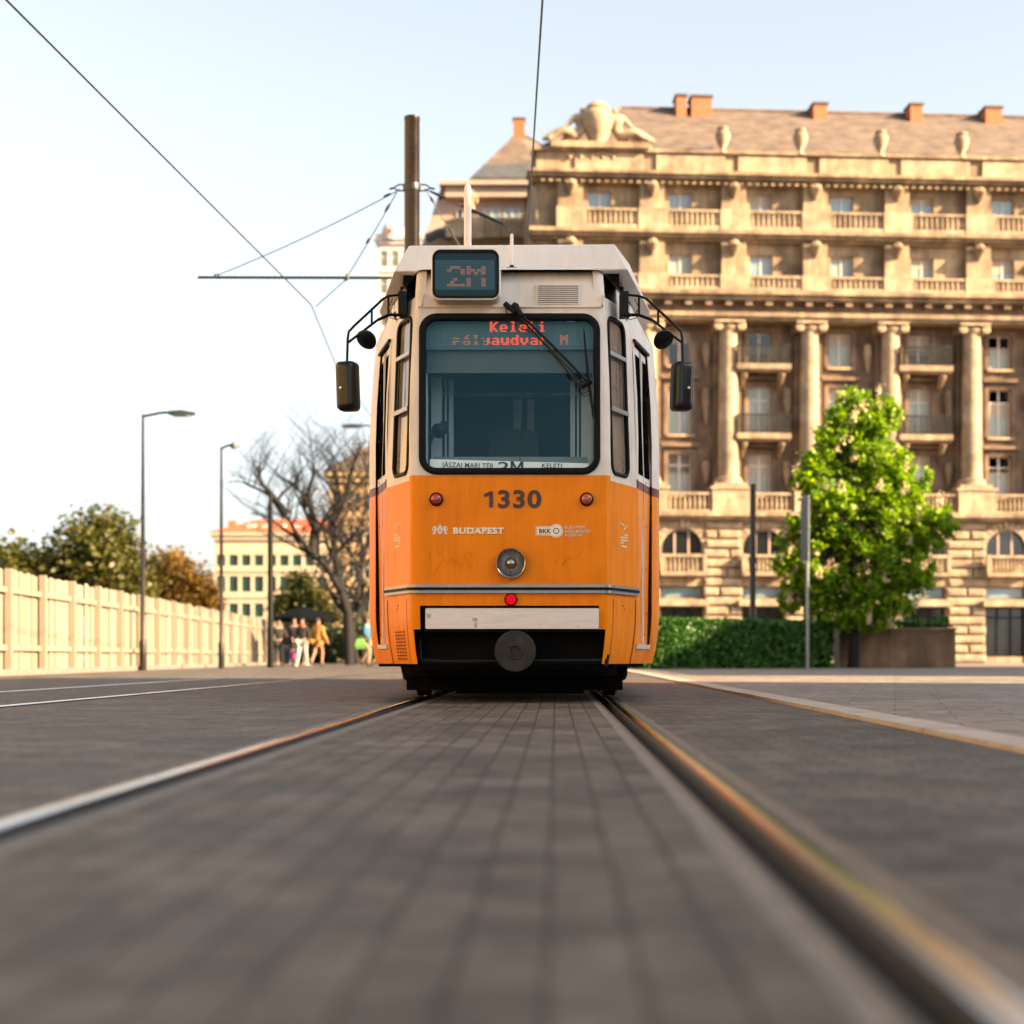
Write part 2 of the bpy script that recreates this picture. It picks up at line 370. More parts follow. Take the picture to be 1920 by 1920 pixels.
M['magenta'] = pm('magenta_cloth', (.42,.03,.18), .8, var=.1)
M['canopy'] = pm('dark_canopy', (.002,.003,.004), .95, spec=.1, var=.3)
M['greypole'] = pm('galvanised', (.25,.27,.28), .4, .7, var=.2)
M['signback'] = pm('sign_back', (.035,.04,.042), .5, var=.2)
M['asphalt'] = pm('asphalt', (.20,.165,.135), .9, var=.25, scale=.8, bump=.3, bscale=60)
M['pave_track'] = pavers('track_pavers', 90, (.146,.126,.106), (.076,.067,.058), (.040,.035,.031))
M['pave_side'] = pavers('square_pavers', 0, (.150,.129,.109), (.054,.048,.042), (.032,.028,.025))
M['slabs'] = pavers('pavement_slabs', 12, (.24,.205,.175), (.195,.168,.145), (.08,.07,.06), .62, .42, .5, .5, .35)
# ------------------------------------------------------------------ camera, sky, sun
cam_d = bpy.data.cameras.new('camera'); cam = bpy.data.objects.new('camera', cam_d); C.objects.link(cam)
cam.location = (0, 0, H); cam.rotation_euler = (R(90), 0, 0)
cam_d.sensor_width = 36; cam_d.sensor_fit = 'HORIZONTAL'; cam_d.lens = 36*FP/1920
cam_d.shift_x = -(VX-960)/1920; cam_d.shift_y = (VY-960)/1920
cam_d.clip_start = .05; cam_d.clip_end = 5000
cam_d.dof.use_dof = True; cam_d.dof.focus_distance = 11.5; cam_d.dof.aperture_fstop = 1.6; cam_d.dof.aperture_blades = 9
S.camera = cam
SUN_AZ, SUN_EL = 110.0, 25.0     # clockwise from straight ahead, above the horizon
w = bpy.data.worlds.new('World'); S.world = w; w.use_nodes = True
nt = w.node_tree; nt.nodes.clear()
wo = nt.nodes.new('ShaderNodeOutputWorld'); bg = nt.nodes.new('ShaderNodeBackground')
sk = nt.nodes.new('ShaderNodeTexSky'); sk.sky_type = 'NISHITA'; sk.sun_disc = False
sk.sun_elevation = R(SUN_EL); sk.sun_rotation = R(SUN_AZ); sk.air_density = 1.0; sk.dust_density = 2.5; sk.ozone_density = 1.0
hs = nt.nodes.new('ShaderNodeHueSaturation'); hs.inputs['Saturation'].default_value = .38; hs.inputs['Hue'].default_value = .485
nt.links.new(sk.outputs[0], hs.inputs['Color']); nt.links.new(hs.outputs[0], bg.inputs[0]); bg.inputs[1].default_value = .062
nt.links.new(bg.outputs[0], wo.inputs[0])
sd = bpy.data.lights.new('sun', 'SUN'); so = bpy.data.objects.new('sun', sd); C.objects.link(so)
sd.energy = 5.0; sd.angle = R(.6); sd.color = (1.0, .70, .40)
az, el = R(SUN_AZ), R(SUN_EL)
tosun = Vector((math.sin(az)*math.cos(el), math.cos(az)*math.cos(el), math.sin(el)))
so.rotation_euler = tosun.to_track_quat('Z', 'Y').to_euler(); so.location = (30, -30, 30)
S.view_settings.view_transform = 'Standard'; S.view_settings.look = 'None'; S.view_settings.gamma = 1
S.view_settings.exposure = 2.4
S.cycles.use_denoising = True
try: S.cycles.denoiser = 'OPENIMAGEDENOISE'
except Exception: pass
S.cycles.max_bounces = 8; S.cycles.transparent_max_bounces = 16; S.cycles.sample_clamp_indirect = 6
S.cycles.caustics_reflective = False; S.cycles.caustics_refractive = False

# ------------------------------------------------------------------ ground, track, pavement
X0 = -.33; G = .7175
def sheet(name, x0, x1, y0, y1, z, m, label=None, step=None):
    mb = MB(); mb.face(((x0,y0,z),(x1,y0,z),(x1,y1,z),(x0,y1,z)))
    return tag(mb.build(name, m, smooth=0), kind='structure')
sheet('ground', -2500, 2500, -300, 2500, -.09, M['asphalt'])
T2 = -4.45
Y0, Y1 = -6, 150
lim = [(-60, T2-G-.11, 'pave_side'), (T2-G+.113, T2+G-.113, 'pave_track'), (T2+G+.11, X0-G-.110, 'pave_side'),
       (X0-G+.113, X0+G-.113, 'pave_track'), (X0+G+.110, 1.60, 'pave_side')]
mb = MB(); mats = [M['pave_side'], M['pave_track']]
for a, b, m in lim:
    mb.face(((a,Y0,0),(b,Y0,0),(b,Y1,0),(a,Y1,0)), 0 if m == 'pave_side' else 1)
    for x in (a, b): mb.face(((x,Y0,0),(x,Y1,0),(x,Y1,-.1),(x,Y0,-.1)), 0)
tag(mb.build('road', mats, smooth=0), kind='structure')
def rail(name, xg, sgn, label, group):
    # xg: gauge face; sgn +1 when the head lies on the +x side
    t = thing(name, label, 'rail', (xg, 0, 0), 0, group)
    prof = [(-.078,.001),(-.074,.005),(-.064,.005),(-.060,.0),(-.057,-.04),(-.045,-.05),(-.010,-.05),(.0,-.04),(.004,-.008),(.010,.003),(.020,.009),(.054,.008),(.060,.003),(.063,-.02)]
    mat = [2,2,2,1,1,1,1,1,1,0,0,0,1]
    mb = MB(); ys = [Y0 + (Y1-Y0)*i/60 for i in range(61)]
    for i in range(len(prof)-1):
        for a, b in zip(ys, ys[1:]):
            (xa, za), (xb, zb) = prof[i], prof[i+1]
            mb.face(((sgn*xa,a,za),(sgn*xb,a,zb),(sgn*xb,b,zb),(sgn*xa,b,za)), mat[i])
    mb.build('rail_head', [M['rail'], M['railrust'], M['raildull']], t, smooth=40)
    r = random.Random(3)
    for side, (xa, xb) in enumerate(((-.118,-.077),(.062,.112))):
        m2 = MB(); prev = None; y = Y0
        while y < 60:
            e = xa + r.uniform(-.007,.006) if side == 0 else xb + r.uniform(-.006,.007)
            a, b = (e, xb) if side == 0 else (xa, e)
            cur = [(sgn*a, y, .0015 if side == 0 else -.004), (sgn*(a*.6+b*.4), y, -.002 if side == 0 else -.012), (sgn*b, y, .002 if side == 0 else -.016)]
            if side == 1: cur = [(sgn*a, y, -.018), (sgn*(a*.5+b*.5), y, -.012), (sgn*b, y, .003)]
            if prev:
                for q in range(2): m2.face((prev[q], prev[q+1], cur[q+1], cur[q]))
            prev = cur; y += r.uniform(.08,.3) if y < 20 else 1.5
        m2.build('mortar_strip', M['conc'], t, smooth=60)
    return t
rail('tram_rail', X0+G, 1, 'polished grooved rail nearest the kerb, carrying the kerb-side wheels of the orange tram', 'rails set in the paving')
rail('tram_rail', X0-G, -1, 'polished grooved rail carrying the fence-side wheels of the orange tram', 'rails set in the paving')
rail('tram_rail', T2+G, 1, 'inner rail of the empty second track, between the tram and the cream fence', 'rails set in the paving')
rail('tram_rail', T2-G, -1, 'outer rail of the empty second track, closest to the cream fence', 'rails set in the paving')
mb = MB()
y = Y0
r = random.Random(5)
while y < 70:
    mb.box((1.605 + r.uniform(-.004,.004), y, -.1), (1.82, y+.992, .022 + r.uniform(-.002,.002))); y += 1.0
tag(mb.build('kerb', M['kerb'], smooth=0), kind='structure')
mb = MB(); mb.box((1.824, Y0, -.1), (70, 84, .016)); tag(mb.build('pavement', M['slabs'], smooth=0), kind='structure')

# ------------------------------------------------------------------ the tram
TY = 11.43
tram = thing('tram', 'orange and cream tram with black-framed windscreen, seen head-on between the rails', 'tram', (X0, TY, 0))
def lx(px, d=TY): return (px-VX)/FP*d - X0
def lz(py, d=TY): return H + (VY-py)/FP*d
TL = 11.5
half = [(0.64,0)] + [(p.x, p.y) for p in bez((.66,0,0),(.705,0,0),(.722,.05,0),5)] + [(.935,.55),(.95,.585)]
half_door = [(.95,.585),(1.085,1.14)]
half_side = [(1.085,1.14),(1.12,1.22),(1.155,1.33),(1.16,1.45),(1.16,TL)]
def ztop(x): 
    x = abs(x)
    return 3.10 if x < .66 else 3.10 - .30*((x-.66)/.5)**1.9
def inset(z):
    if z < .7: return .055*((.7-z)/.42)**2
    if z > 2.0: return .05*((z-2.0)/.8)**1.6
    return 0
def bp_(p, z, s):
    x, y = p; k = inset(z)
    f = min(1, x/.72)
    return Vector((s*(x - k*(x/1.16)), y + k*.55*(1 if y < .6 else .3), z))
def zmat(z, y):   # material by height: orange, maroon stripe, cream
    if y > .5: return 0 if z < 1.598 else (2 if z < 1.664 else 1)
    return 0 if z < 1.631 else 1
body = MB()
ZS = [.2825,.36,.44,.53,.62,.70]
def strip(p0, p1, s, zlo, m=None):
    zs = sorted(set([z for z in ZS if z >= zlo] + [1.0,1.3,1.598,1.631,1.664,2.0,2.3,2.6,2.75]))
    n = 3
    for i in range(len(zs)):
        za = zs[i]; top = i == len(zs)-1
        zb = None if top else zs[i+1]
        zb0 = ztop(p0[0]) if top else zb; zb1 = ztop(p1[0]) if top else zb
        if zb0 <= za or zb1 <= za: continue
        body.face((bp_(p0,za,s), bp_(p1,za,s), bp_(p1,zb1,s), bp_(p0,zb0,s)), zmat((za+min(zb0,zb1))/2 if not top else 2.9, (p0[1]+p1[1])/2))
def panel_hole(mb, P, W, Hh, hole, r, m=0, n=6):
    """rectangle W x Hh (mapped by P) minus a rounded rectangle"""
    u0,u1,v0,v1 = hole; inn = []; out = []
    cs = [((u1-r,v0+r),-90,(W,0)),((u1-r,v1-r),0,(W,Hh)),((u0+r,v1-r),90,(0,Hh)),((u0+r,v0+r),180,(0,0))]
    for (cx,cy),a0,(ox,oy) in cs:
        for k in range(n+1):
            a = R(a0 + 90*k/n); inn.append((cx+r*math.cos(a), cy+r*math.sin(a)))
            sA = inn[-n-1 if k == n else -(k+1)]
            t = k/n
            # first half travels to the corner along one side, second half leaves it
            if a0 == -90: q = (u1-r + (W-(u1-r))*min(1,2*t), 0) if t <= .5 else (W, (v0+r)*(2*t-1))
            elif a0 == 0: q = (W, v1-r + (Hh-(v1-r))*min(1,2*t)) if t <= .5 else (W-(W-(u1-r))*(2*t-1), Hh)
            elif a0 == 90: q = ((u0+r)*(1-min(1,2*t)), Hh) if t <= .5 else (0, Hh-(Hh-(v1-r))*(2*t-1))
            else: q = (0, (v0+r)*(1-min(1,2*t))) if t <= .5 else ((u0+r)*(2*t-1), 0)
            out.append(q)
    k = len(inn)
    for i in range(k):
        j = (i+1) % k
        mb.face((P(*inn[i]), P(*out[i]), P(*out[j]), P(*inn[j])), m)
        # the return of the opening
        a, b = Vector(P(*inn[i])), Vector(P(*inn[j]))
    return inn
def ring_frame(P, hole, r, wo, wi, t0, t1, n=6):
    """rubber seal: ring between hole grown by wo and shrunk by wi, standing t1 proud (P takes u,v,depth)"""
    def loop(g, rr):
        u0,u1,v0,v1 = hole; u0-=g; u1+=g; v0-=g; v1+=g; o = []
        for (cx,cy),a0 in (((u1-rr,v0+rr),-90),((u1-rr,v1-rr),0),((u0+rr,v1-rr),90),((u0+rr,v0+rr),180)):
            for k in range(n+1):
                a = R(a0+90*k/n); o.append((cx+rr*math.cos(a), cy+rr*math.sin(a)))
        return o
    mb = MB()
    A = [(loop(wo, r+wo), t0), (loop(wo, r+wo), t1*.7), (loop(wo-.008, r+wo-.008), t1), (loop(-wi+.008, r-wi+.008), t1), (loop(-wi, max(.01,r-wi)), t1*.6), (loop(-wi, max(.01,r-wi)), t0-.03)]
    mb.rings([[P(u,v,t) for u,v in lp] for lp, t in A], 0, True, False)
    return mb
# front plane (slightly raked above the waist)
def front_P(u, v, t=0):           # u from -.64, v from z=1.631
    z = 1.631 + v; k = inset(z)
    return Vector((u-.64, k*.55 - t, z))
WS = (.64-.622, .64+.622, .03, 1.135)          # windscreen opening
panel_hole(body, front_P, 1.28, 1.20, WS, .10, 1)
for s in (1,):
    zs = [2.831, 2.95, 3.03]
    prof = [(0,2.831),(0,2.95),(.012,3.02),(.04,3.075),(.10,3.115)]
    for (a,za),(b,zb) in zip(prof, prof[1:]):
        body.face(((-.64,inset(za)*.55+a,za),(.64,inset(za)*.55+a,za),(.64,inset(zb)*.55+b,zb),(-.64,inset(zb)*.55+b,zb)), 1)
    # orange front, bumper recess below
    for za, zb in ((.70,1.0),(1.0,1.3),(1.3,1.631)):
        body.face(((-.64,inset(za)*.5,za),(.64,inset(za)*.5,za),(.64,0,zb),(-.64,0,zb)), 0)
for s in (-1, 1):
    pts = [(.64,0)] + half[1:6]
    # wedge beside the bumper down to its lower edge
    for p0, p1 in zip(half[0:6], half[1:7]):
        strip(p0, p1, s, .53 if p1[0] < .70 else .2825)
    # facet with the cab side window
    p0, p1 = half[6], half[7]
    d = Vector((p1[0]-p0[0], p1[1]-p0[1])); W = d.length
    for za, zb in zip(ZS+[1.0,1.3], ZS[1:]+[1.0,1.3,1.598]):
        body.face((bp_(p0,za,s), bp_(p1,za,s), bp_(p1,zb,s), bp_(p0,zb,s)), 0)
    def FP_(u, v, t=0, s=s, p0=p0, p1=p1, W=W):
        z = 1.598 + v; a = u/W
        p = (p0[0]+(p1[0]-p0[0])*a, p0[1]+(p1[1]-p0[1])*a)
        q = bp_(p, z, s); nx, ny = (p1[1]-p0[1])/W, -(p1[0]-p0[0])/W
        return q + Vector((s*nx*t, ny*t, 0))
    Hw = 2.92-1.598
    sw = (.025, W*.665, .062, 1.19)
    panel_hole(body, FP_, W, Hw, sw, .07, 1)
    # thin orange wedge below the window belongs to the lower colour
    zt0, zt1 = ztop(p0[0]), ztop(p1[0])
    body.face((FP_(0,Hw), FP_(W,Hw), bp_(p1,zt1,s), bp_(p0,zt0,s)), 1)
    strip(half[7], half[8], s, .2825)
    # door opening: header, sill panel, then the long side
    pA, pB = half_door
    zh = 2.70
    body.face((bp_(pA,zh,s), bp_(pB,zh,s), bp_(pB,ztop(pB[0]),s), bp_(pA,ztop(pA[0]),s)), 1)
    body.face((bp_(pA,.2825,s), bp_(pB,.2825,s), bp_(pB,.395,s), bp_(pA,.395,s)), 0)
    for p0_, p1_ in zip(half_side, half_side[1:]):
        strip(p0_, p1_, s, .2825)
# roof cap
ridge = []
allp = [(-x,y) for x,y in (half + half_side)[::-1]] + half + half_side
rr = []
for k, (f, dz) in enumerate(((1,0),(.86,.045),(.6,.09),(.25,.12))):
    ring = []
    for x, y in allp:
        yy = y + (1-f)*.75 if y < 6 else y
        zz = ztop(x) + (3.22 - ztop(x))*(1-f)**.55 * (1 if k else 0)
        q = bp_((abs(x),y), ztop(x), 1 if x > 0 else -1)
        ring.append(Vector((q.x*f, min(yy, TL) if y < 6 else y, zz)))
    rr.append(ring)
body.rings(rr, 1, False, False)
n_ = len(allp)
for i in range(n_//2):
    a, b, c_, d_ = rr[-1][i], rr[-1][i+1], rr[-1][n_-2-i], rr[-1][n_-1-i]
    if (a-d_).length > 1e-4: body.face((a,b,c_,d_), 1)
# tail wall
body.face([bp_((1.16,TL),z,-1) for z in (.2825,2.80)] + [bp_((1.16,TL),z,1) for z in (2.80,.2825)], 0)
body.build('body', [M['orange'], M['cream'], M['maroon']], tram, smooth=32)
# a thin folded lip over the windscreen
mb = MB(); zl = 2.835
mb.box((-.655, inset(zl)*.55-.012, zl), (.655, inset(zl)*.55+.01, zl+.010)); mb.build('drip_rail', M['cream'], tram)

# windscreen
ws = ring_frame(lambda u,v,t: front_P(u,v,t), WS, .10, .026, .022, 0, .016).build('windscreen_seal', M['rubber'], tram, smooth=40)
mb = MB(); q = .01
a, b, c_, d_ = WS
mb.face([front_P(u,v,-.012) for u,v in ((a-q,c_-q),(b+q,c_-q),(b+q,d_+q),(a-q,d_+q))]); mb.build('windscreen', M['glass'], tram, smooth=0)
# cab side windows
for s in (-1, 1):
    p0, p1 = half[6], half[7]; W = math.hypot(p1[0]-p0[0], p1[1]-p0[1])
    def FP_(u, v, t=0, s=s, p0=p0, p1=p1, W=W):
        z = 1.598 + v; a = u/W
        q = bp_((p0[0]+(p1[0]-p0[0])*a, p0[1]+(p1[1]-p0[1])*a), z, s)
        return q + Vector((s*(p1[1]-p0[1])/W*t, -(p1[0]-p0[0])/W*t, 0))
    sw = (.025, W*.665, .062, 1.19)
    fr = ring_frame(FP_, sw, .07, .014, .012, 0, .014)
    tbars = []
    for v0, v1, t in ((.912,.940,.012),(.508,.540,.012)):
        tr_ = MB(); tbars.append(tr_)
        A = [FP_(u,v,tt) for u,v,tt in ((sw[0],v0,0),(sw[1],v0,0),(sw[1],v1,0),(sw[0],v1,0),(sw[0],v0,t),(sw[1],v0,t),(sw[1],v1,t),(sw[0],v1,t))]
        k = len(tr_.v); tr_.v += [tuple(x) for x in A]
        for f in ((4,5,6,7),(0,1,5,4),(2,3,7,6),(1,2,6,5),(3,0,4,7)): tr_.f.append([k+i for i in f]); tr_.m.append(0)
    # inner upright of the sliding light
    A = [FP_(u,v,tt) for u,v,tt in ((sw[1]-.075,.54,.002),(sw[1]-.055,.54,.002),(sw[1]-.055,.91,.002),(sw[1]-.075,.91,.002))]
    fr.face(A)
    win = fr.build('cab_side_window', M['rubber'], tram, smooth=40)
    for tr_ in tbars: tr_.build('transom', M['greytrim'], win, smooth=0)
    mb = MB(); mb.face([FP_(u,v,-.012) for u,v in ((sw[0],sw[2]),(sw[1],sw[2]),(sw[1],sw[3]),(sw[0],sw[3]))]); mb.build('pane', M['sideglass'], win, smooth=0)
    # front doors: two leaves, set 4 cm back
    pA, pB = half_door
    def DP(a, z, t=0, s=s):
        x = pA[0]+(pB[0]-pA[0])*a; y = pA[1]+(pB[1]-pA[1])*a
        W2 = math.hypot(pB[0]-pA[0], pB[1]-pA[1])
        q = bp_((x,y), z, s)
        return q + Vector((s*(pB[1]-pA[1])/W2*t, -(pB[0]-pA[0])/W2*t, 0))
    dm = MB()
    def slab(mb, a0, a1, z0, z1, t0, t1, m):
        A = [DP(a,z,t) for t in (t0,t1) for a,z in ((a0,z0),(a1,z0),(a1,z1),(a0,z1))]
        k = len(mb.v); mb.v += [tuple(x) for x in A]
        for f in ((4,5,6,7),(0,1,5,4),(1,2,6,5),(2,3,7,6),(3,0,4,7)): mb.f.append([k+i for i in f]); mb.m.append(m)
    for a0, a1 in ((.04,.49),(.53,.985)):
        slab(dm, a0, a1, .43, 1.60, -.04, -.014, 0); slab(dm, a0, a1, 1.60, 1.664, -.04, -.014, 2); slab(dm, a0, a1, 1.664, 2.68, -.04, -.014, 1)
    door = dm.build('door', [M['orange'], M['cream'], M['maroon']], tram, smooth=0)
    for a0, a1 in ((.11,.44),(.58,.91)):
        mb = MB(); slab(mb, a0, a1, 1.72, 2.62, -.02, -.009, 0); mb.build('door_pane', M['doorglass'], door, smooth=0)
    mb = MB(); slab(mb, -.02, 1.02, .395, 2.72, -.12, -.075, 0); mb.build('door_recess', M['rubber'], door, smooth=0)
    mb = MB(); slab(mb, .485, .535, .43, 2.66, -.014, .004, 0)
    mb.build('hinge_strip', M['cream'], door, smooth=0)
    mb = MB()
    for z in (.50,.66,1.0,1.33,1.66,1.98,2.3):
        slab(mb, .497, .523, z, z+.012, .004, .008, 0)
    mb.build('screw', M['blackm'], door, smooth=0)
    mb = MB(); slab(mb, .02, .98, .395, .428, -.07, .012, 0); mb.build('step', M['steel'], door, smooth=0)
    # header gutter over the door
    mb = MB(); slab(mb, -.05, 1.05, 2.70, 2.72, 0, .018, 0); mb.build('door_gutter', M['rubber'], tram, smooth=0)
    # side windows of the saloon
    for k in range(4):
        y0 = 1.75 + k*2.3
        mb = MB(); x = 1.16
        mb.box((min(s*1.118,s*1.150), y0, 1.75), (max(s*1.118,s*1.150), y0+2.0, 2.58))
        o = mb.build('saloon_window', M['darkglass'], tram, smooth=0)
        mb = MB()
        xa, xb = min(s*1.12,s*1.157), max(s*1.12,s*1.157)
        mb.box((xa,y0-.04,1.71),(xb,y0+2.04,1.75)); mb.box((xa,y0-.04,2.58),(xb,y0+2.04,2.62)); mb.box((xa,y0-.04,1.75),(xb,y0,2.58)); mb.box((xa,y0+2,1.75),(xb,y0+2.04,2.58)); mb.box((xa,y0,2.28),(xb,y0+2,2.31))
        mb.build('frame', M['rubber'], o, smooth=0)

# roof fairing with its faceted nose
def FX(x): return x
fr_ = [(-.86,3.165),(-.755,3.375),(.765,3.385),(.86,3.18)]
bk_ = [(-1.09,3.10),(-.915,3.50),(.915,3.50),(1.09,3.10)]
mb = MB()
f0 = [Vector((x,.40 if z > 3.3 else .33,z)) for x,z in fr_]; b0 = [Vector((x,1.42,z)) for x,z in bk_]; b1 = [Vector((x,TL-.4,z)) for x,z in bk_]
mb.face(f0)
for i in range(3):
    mb.face((f0[i], f0[i+1], b0[i+1], b0[i])); mb.face((b0[i], b0[i+1], b1[i+1], b1[i]))
mb.face((f0[0], f0[3], b0[3], b0[0])); mb.face((b0[0], b0[3], b1[3], b1[0])); mb.face(b1[::-1])
fa = mb.build('roof_fairing', M['white'], tram, smooth=0)
bv = fa.modifiers.new('bevel', 'BEVEL'); bv.width = .012; bv.segments = 2
mb = MB(); mb.box((-.80,.42,3.10),(.80,1.5,3.17)); mb.build('fairing_frame', M['under'], tram, smooth=0)
for s in (-1,1):
    mb = MB(); mb.box((min(s*.70,s*.84),.62,2.98),(max(s*.70,s*.84),1.4,3.12)); mb.build('roof_brace', M['under'], tram, smooth=0)
# roof fittings
mb = MB(); mb.lathe([(.028,3.36),(.028,3.80),(.024,3.845),(.012,3.865),(0.001,3.87)], (lx(877,11.95),.52,0), n=14); mb.build('antenna', M['lampwhite'], tram)
mb = MB(); cx, cy = lx(960,11.7), .20
mb.lathe([(.006,3.26),(.014,3.18),(.012,3.4),(.004,3.41)][1:], (cx,cy,0), n=8)
an = mb.build('whip_antenna', M['lampwhite'], tram)
mb = MB(); mb.box((cx-.04,cy-.03,3.135),(cx+.04,cy+.03,3.16)); mb.lathe([(.012,3.10),(.012,3.135)], (cx-.026,cy,0), n=8); mb.lathe([(.012,3.10),(.012,3.135)], (cx+.026,cy,0), n=8); mb.lathe([(.016,3.10),(.022,3.14),(.014,3.18)], (cx,cy,0), n=10)
mb.build('antenna_foot', M['blackm'], an)
mb = MB()
for px in (938, 953): mb.lathe([(.02,3.40),(.028,3.44),(.016,3.475)], (lx(px,12.2),.75,0), n=8)
mb.build('roof_insulator', M['ins'], tram)
# pantograph, folded behind the fairing
pg = MB()
for s in (-1,1):
    pg.tube([(s*.5,5.0,3.55),(s*.45,6.6,3.95),(s*.4,5.2,4.4)], .022, 6)
pg.tube([(-.75,5.2,4.42),(.75,5.2,4.42)], .03, 6); pg.tube([(-.5,5.0,3.55),(.5,5.0,3.55)], .03, 6); pg.tube([(-.45,6.6,3.95),(.45,6.6,3.95)], .025, 6)
pg.build('pantograph', M['blackm'], tram)

# destination box
def rrect(x0,x1,z0,z1,r,n=5, top=0):
    o = []
    for (cx,cz),a0 in (((x1-r,z0+r),-90),((x1-r,z1-r),0),((x0+r,z1-r),90),((x0+r,z0+r),180)):
        for k in range(n+1):
            a = R(a0+90*k/n); x = cx+r*math.cos(a); z = cz+r*math.sin(a)
            if top and z > (z0+z1)/2: z += top*(1-((x-(x0+x1)/2)/((x1-x0)/2))**2)
            o.append((x,z))
    return o
bx0, bx1, bz0, bz1 = lx(808,11.3), lx(938,11.3), lz(561,11.3), lz(467,11.3)
ol = rrect(bx0,bx1,bz0,bz1,.055,6,.02)
mb = MB()
mb.rings([[(x,.30,z) for x,z in ol],[(x,-.10,z) for x,z in ol],[(x+(-.006 if x>-.33 else .006),-.112,z) for x,z in ol]], 0, True, True)
dbox = mb.build('destination_box', M['cream'], tram, smooth=40)
il = rrect(bx0+.010,bx1-.010,bz0+.012,bz1-.008,.05,6,.018); il2 = rrect(bx0+.026,bx1-.026,bz0+.026,bz1-.03,.035,6,.012)
mb = MB(); mb.rings([[(x,-.10,z) for x,z in il],[(x,-.122,z) for x,z in il],[(x,-.122,z) for x,z in il2],[(x,-.116,z) for x,z in il2]], 0, True, False); mb.build('screen_seal', M['rubber'], dbox, smooth=0)
mb = MB(); mb.face([(x,-.1135,z) for x,z in il2]); mb.build('screen_mask', M['blackm'], dbox, smooth=0)
sx0, sx1, sz0, sz1 = lx(816,11.31), lx(927,11.31), lz(543,11.31), lz(487,11.31)
mb = MB(); mb.face(((sx0,-.1155,sz0),(sx1,-.1155,sz0),(sx1,-.1155,sz1),(sx0,-.1155,sz1))); mb.build('screen', M['ledbase'], dbox, smooth=0)
FONT = {'2':['01110','10001','00001','00010','00100','01000','11111'],'M':['10001','11011','10101','10101','10001','10001','10001'],
 'K':['10001','10010','10100','11000','10100','10010','10001'],'e':['00000','00000','01110','10001','11111','10000','01110'],'l':['01100','00100','00100','00100','00100','00100','01110'],
 't':['01000','01000','11100','01000','01000','01001','00110'],'i':['00100','00000','01100','00100','00100','00100','01110'],
 'p':['00000','00000','11110','10001','11110','10000','10000'],'á':['00010','00100','01110','00001','01111','10001','01111'],'a':['00000','00000','01110','00001','01111','10001','01111'],
 'y':['00000','00000','10001','10001','01111','00001','01110'],'u':['00000','00000','10001','10001','10001','10011','01101'],'d':['00001','00001','01101','10011','10001','10001','01111'],
 'v':['00000','00000','10001','10001','10001','01010','00100'],'r':['00000','00000','10110','11001','10000','10000','10000'],' ':['00000']*7}
def dots(s, bold=True, gap=1, wide=1):
    o = []; x = 0
    for ch in s:
        g = FONT[ch]
        for j,row in enumerate(g):
            for i,c in enumerate(row):
                if c == '1':
                    o.append((x+i,6-j))
                    if bold: o.append((x+i+1,6-j))
        x += (5 if ch != ' ' else 3) + (1 if bold else 0) + gap
    return sorted(set(o)), x-gap
# large 2M: every font dot is 3 wide and 3 high, one scan gap between the halves
p = .0105; nx, nz = int((sx1-sx0)/p), int((sz1-sz0)/p)
lit = set()
ds, wd = dots('2M', False, 1)
ds = [(x*2.3, z) for x,z in ds]; 
for x, z in ds:
    for i in range(3):
        for j in range(2): lit.add((int(x+i), int(z*2.0+j)))
ox = (nx - max(a for a,b in lit))//2 + 1; oz = 2
on = MB(); off = MB()
for i in range(nx):
    for k in range(nz):
        x = sx0+(i+.5)*p; z = sz0+(k+.5)*p
        l_ = (i-ox, k-oz) in lit and (k-oz) not in (6,7)
        t = on if l_ else off; e = .0036 if l_ else .0028
        t.face(((x-e,-.118,z-e),(x+e,-.118,z-e),(x+e,-.118,z+e),(x-e,-.118,z+e)))
on.build('line_number_lights', M['led2'], dbox, smooth=0, weld=False); off.build('unlit_dots', M['ledoff'], dbox, smooth=0, weld=False)
mb = MB(); mb.face([(x,-.121,z) for x,z in il2]); mb.build('screen_glass', M['glass'], dbox, smooth=0)

# vent grille
gx0,gx1,gz0,gz1 = lx(1004),lx(1089),lz(573),lz(531)
yv = inset(2.9)*.55
mb = MB(); mb.box((gx0,yv-.008,gz0),(gx1,yv+.006,gz1))
vent = mb.build('vent_grille', M['cream'], tram, smooth=0)
mb = MB()
for k in range(9):
    z = gz0+.018 + k*(gz1-gz0-.03)/9
    mb.face(((gx0+.018,yv-.0095,z+.008),(gx1-.018,yv-.0095,z+.008),(gx1-.018,yv-.0095,z+.0145),(gx0+.018,yv-.0095,z+.0145)))
mb.build('slot', M['rubber'], vent, smooth=0)
mb = MB()
for k in range(9):
    z = gz0+.018 + k*(gz1-gz0-.03)/9
    mb.box((gx0+.016,yv-.017,z-.001),(gx1-.016,yv-.008,z+.0065))
mb.build('louvre', M['cream'], vent, smooth=0)
# little grab lugs beside the windscreen top
for px in (792, 1130):
    mb = MB(); x = lx(px); mb.tube([(x,yv,lz(573)),(x-.004,yv-.035,lz(570)),(x+.004,yv-.04,lz(555)),(x+.006,yv,lz(551))], .008, 6); mb.build('grab_lug', M['cream'], tram)

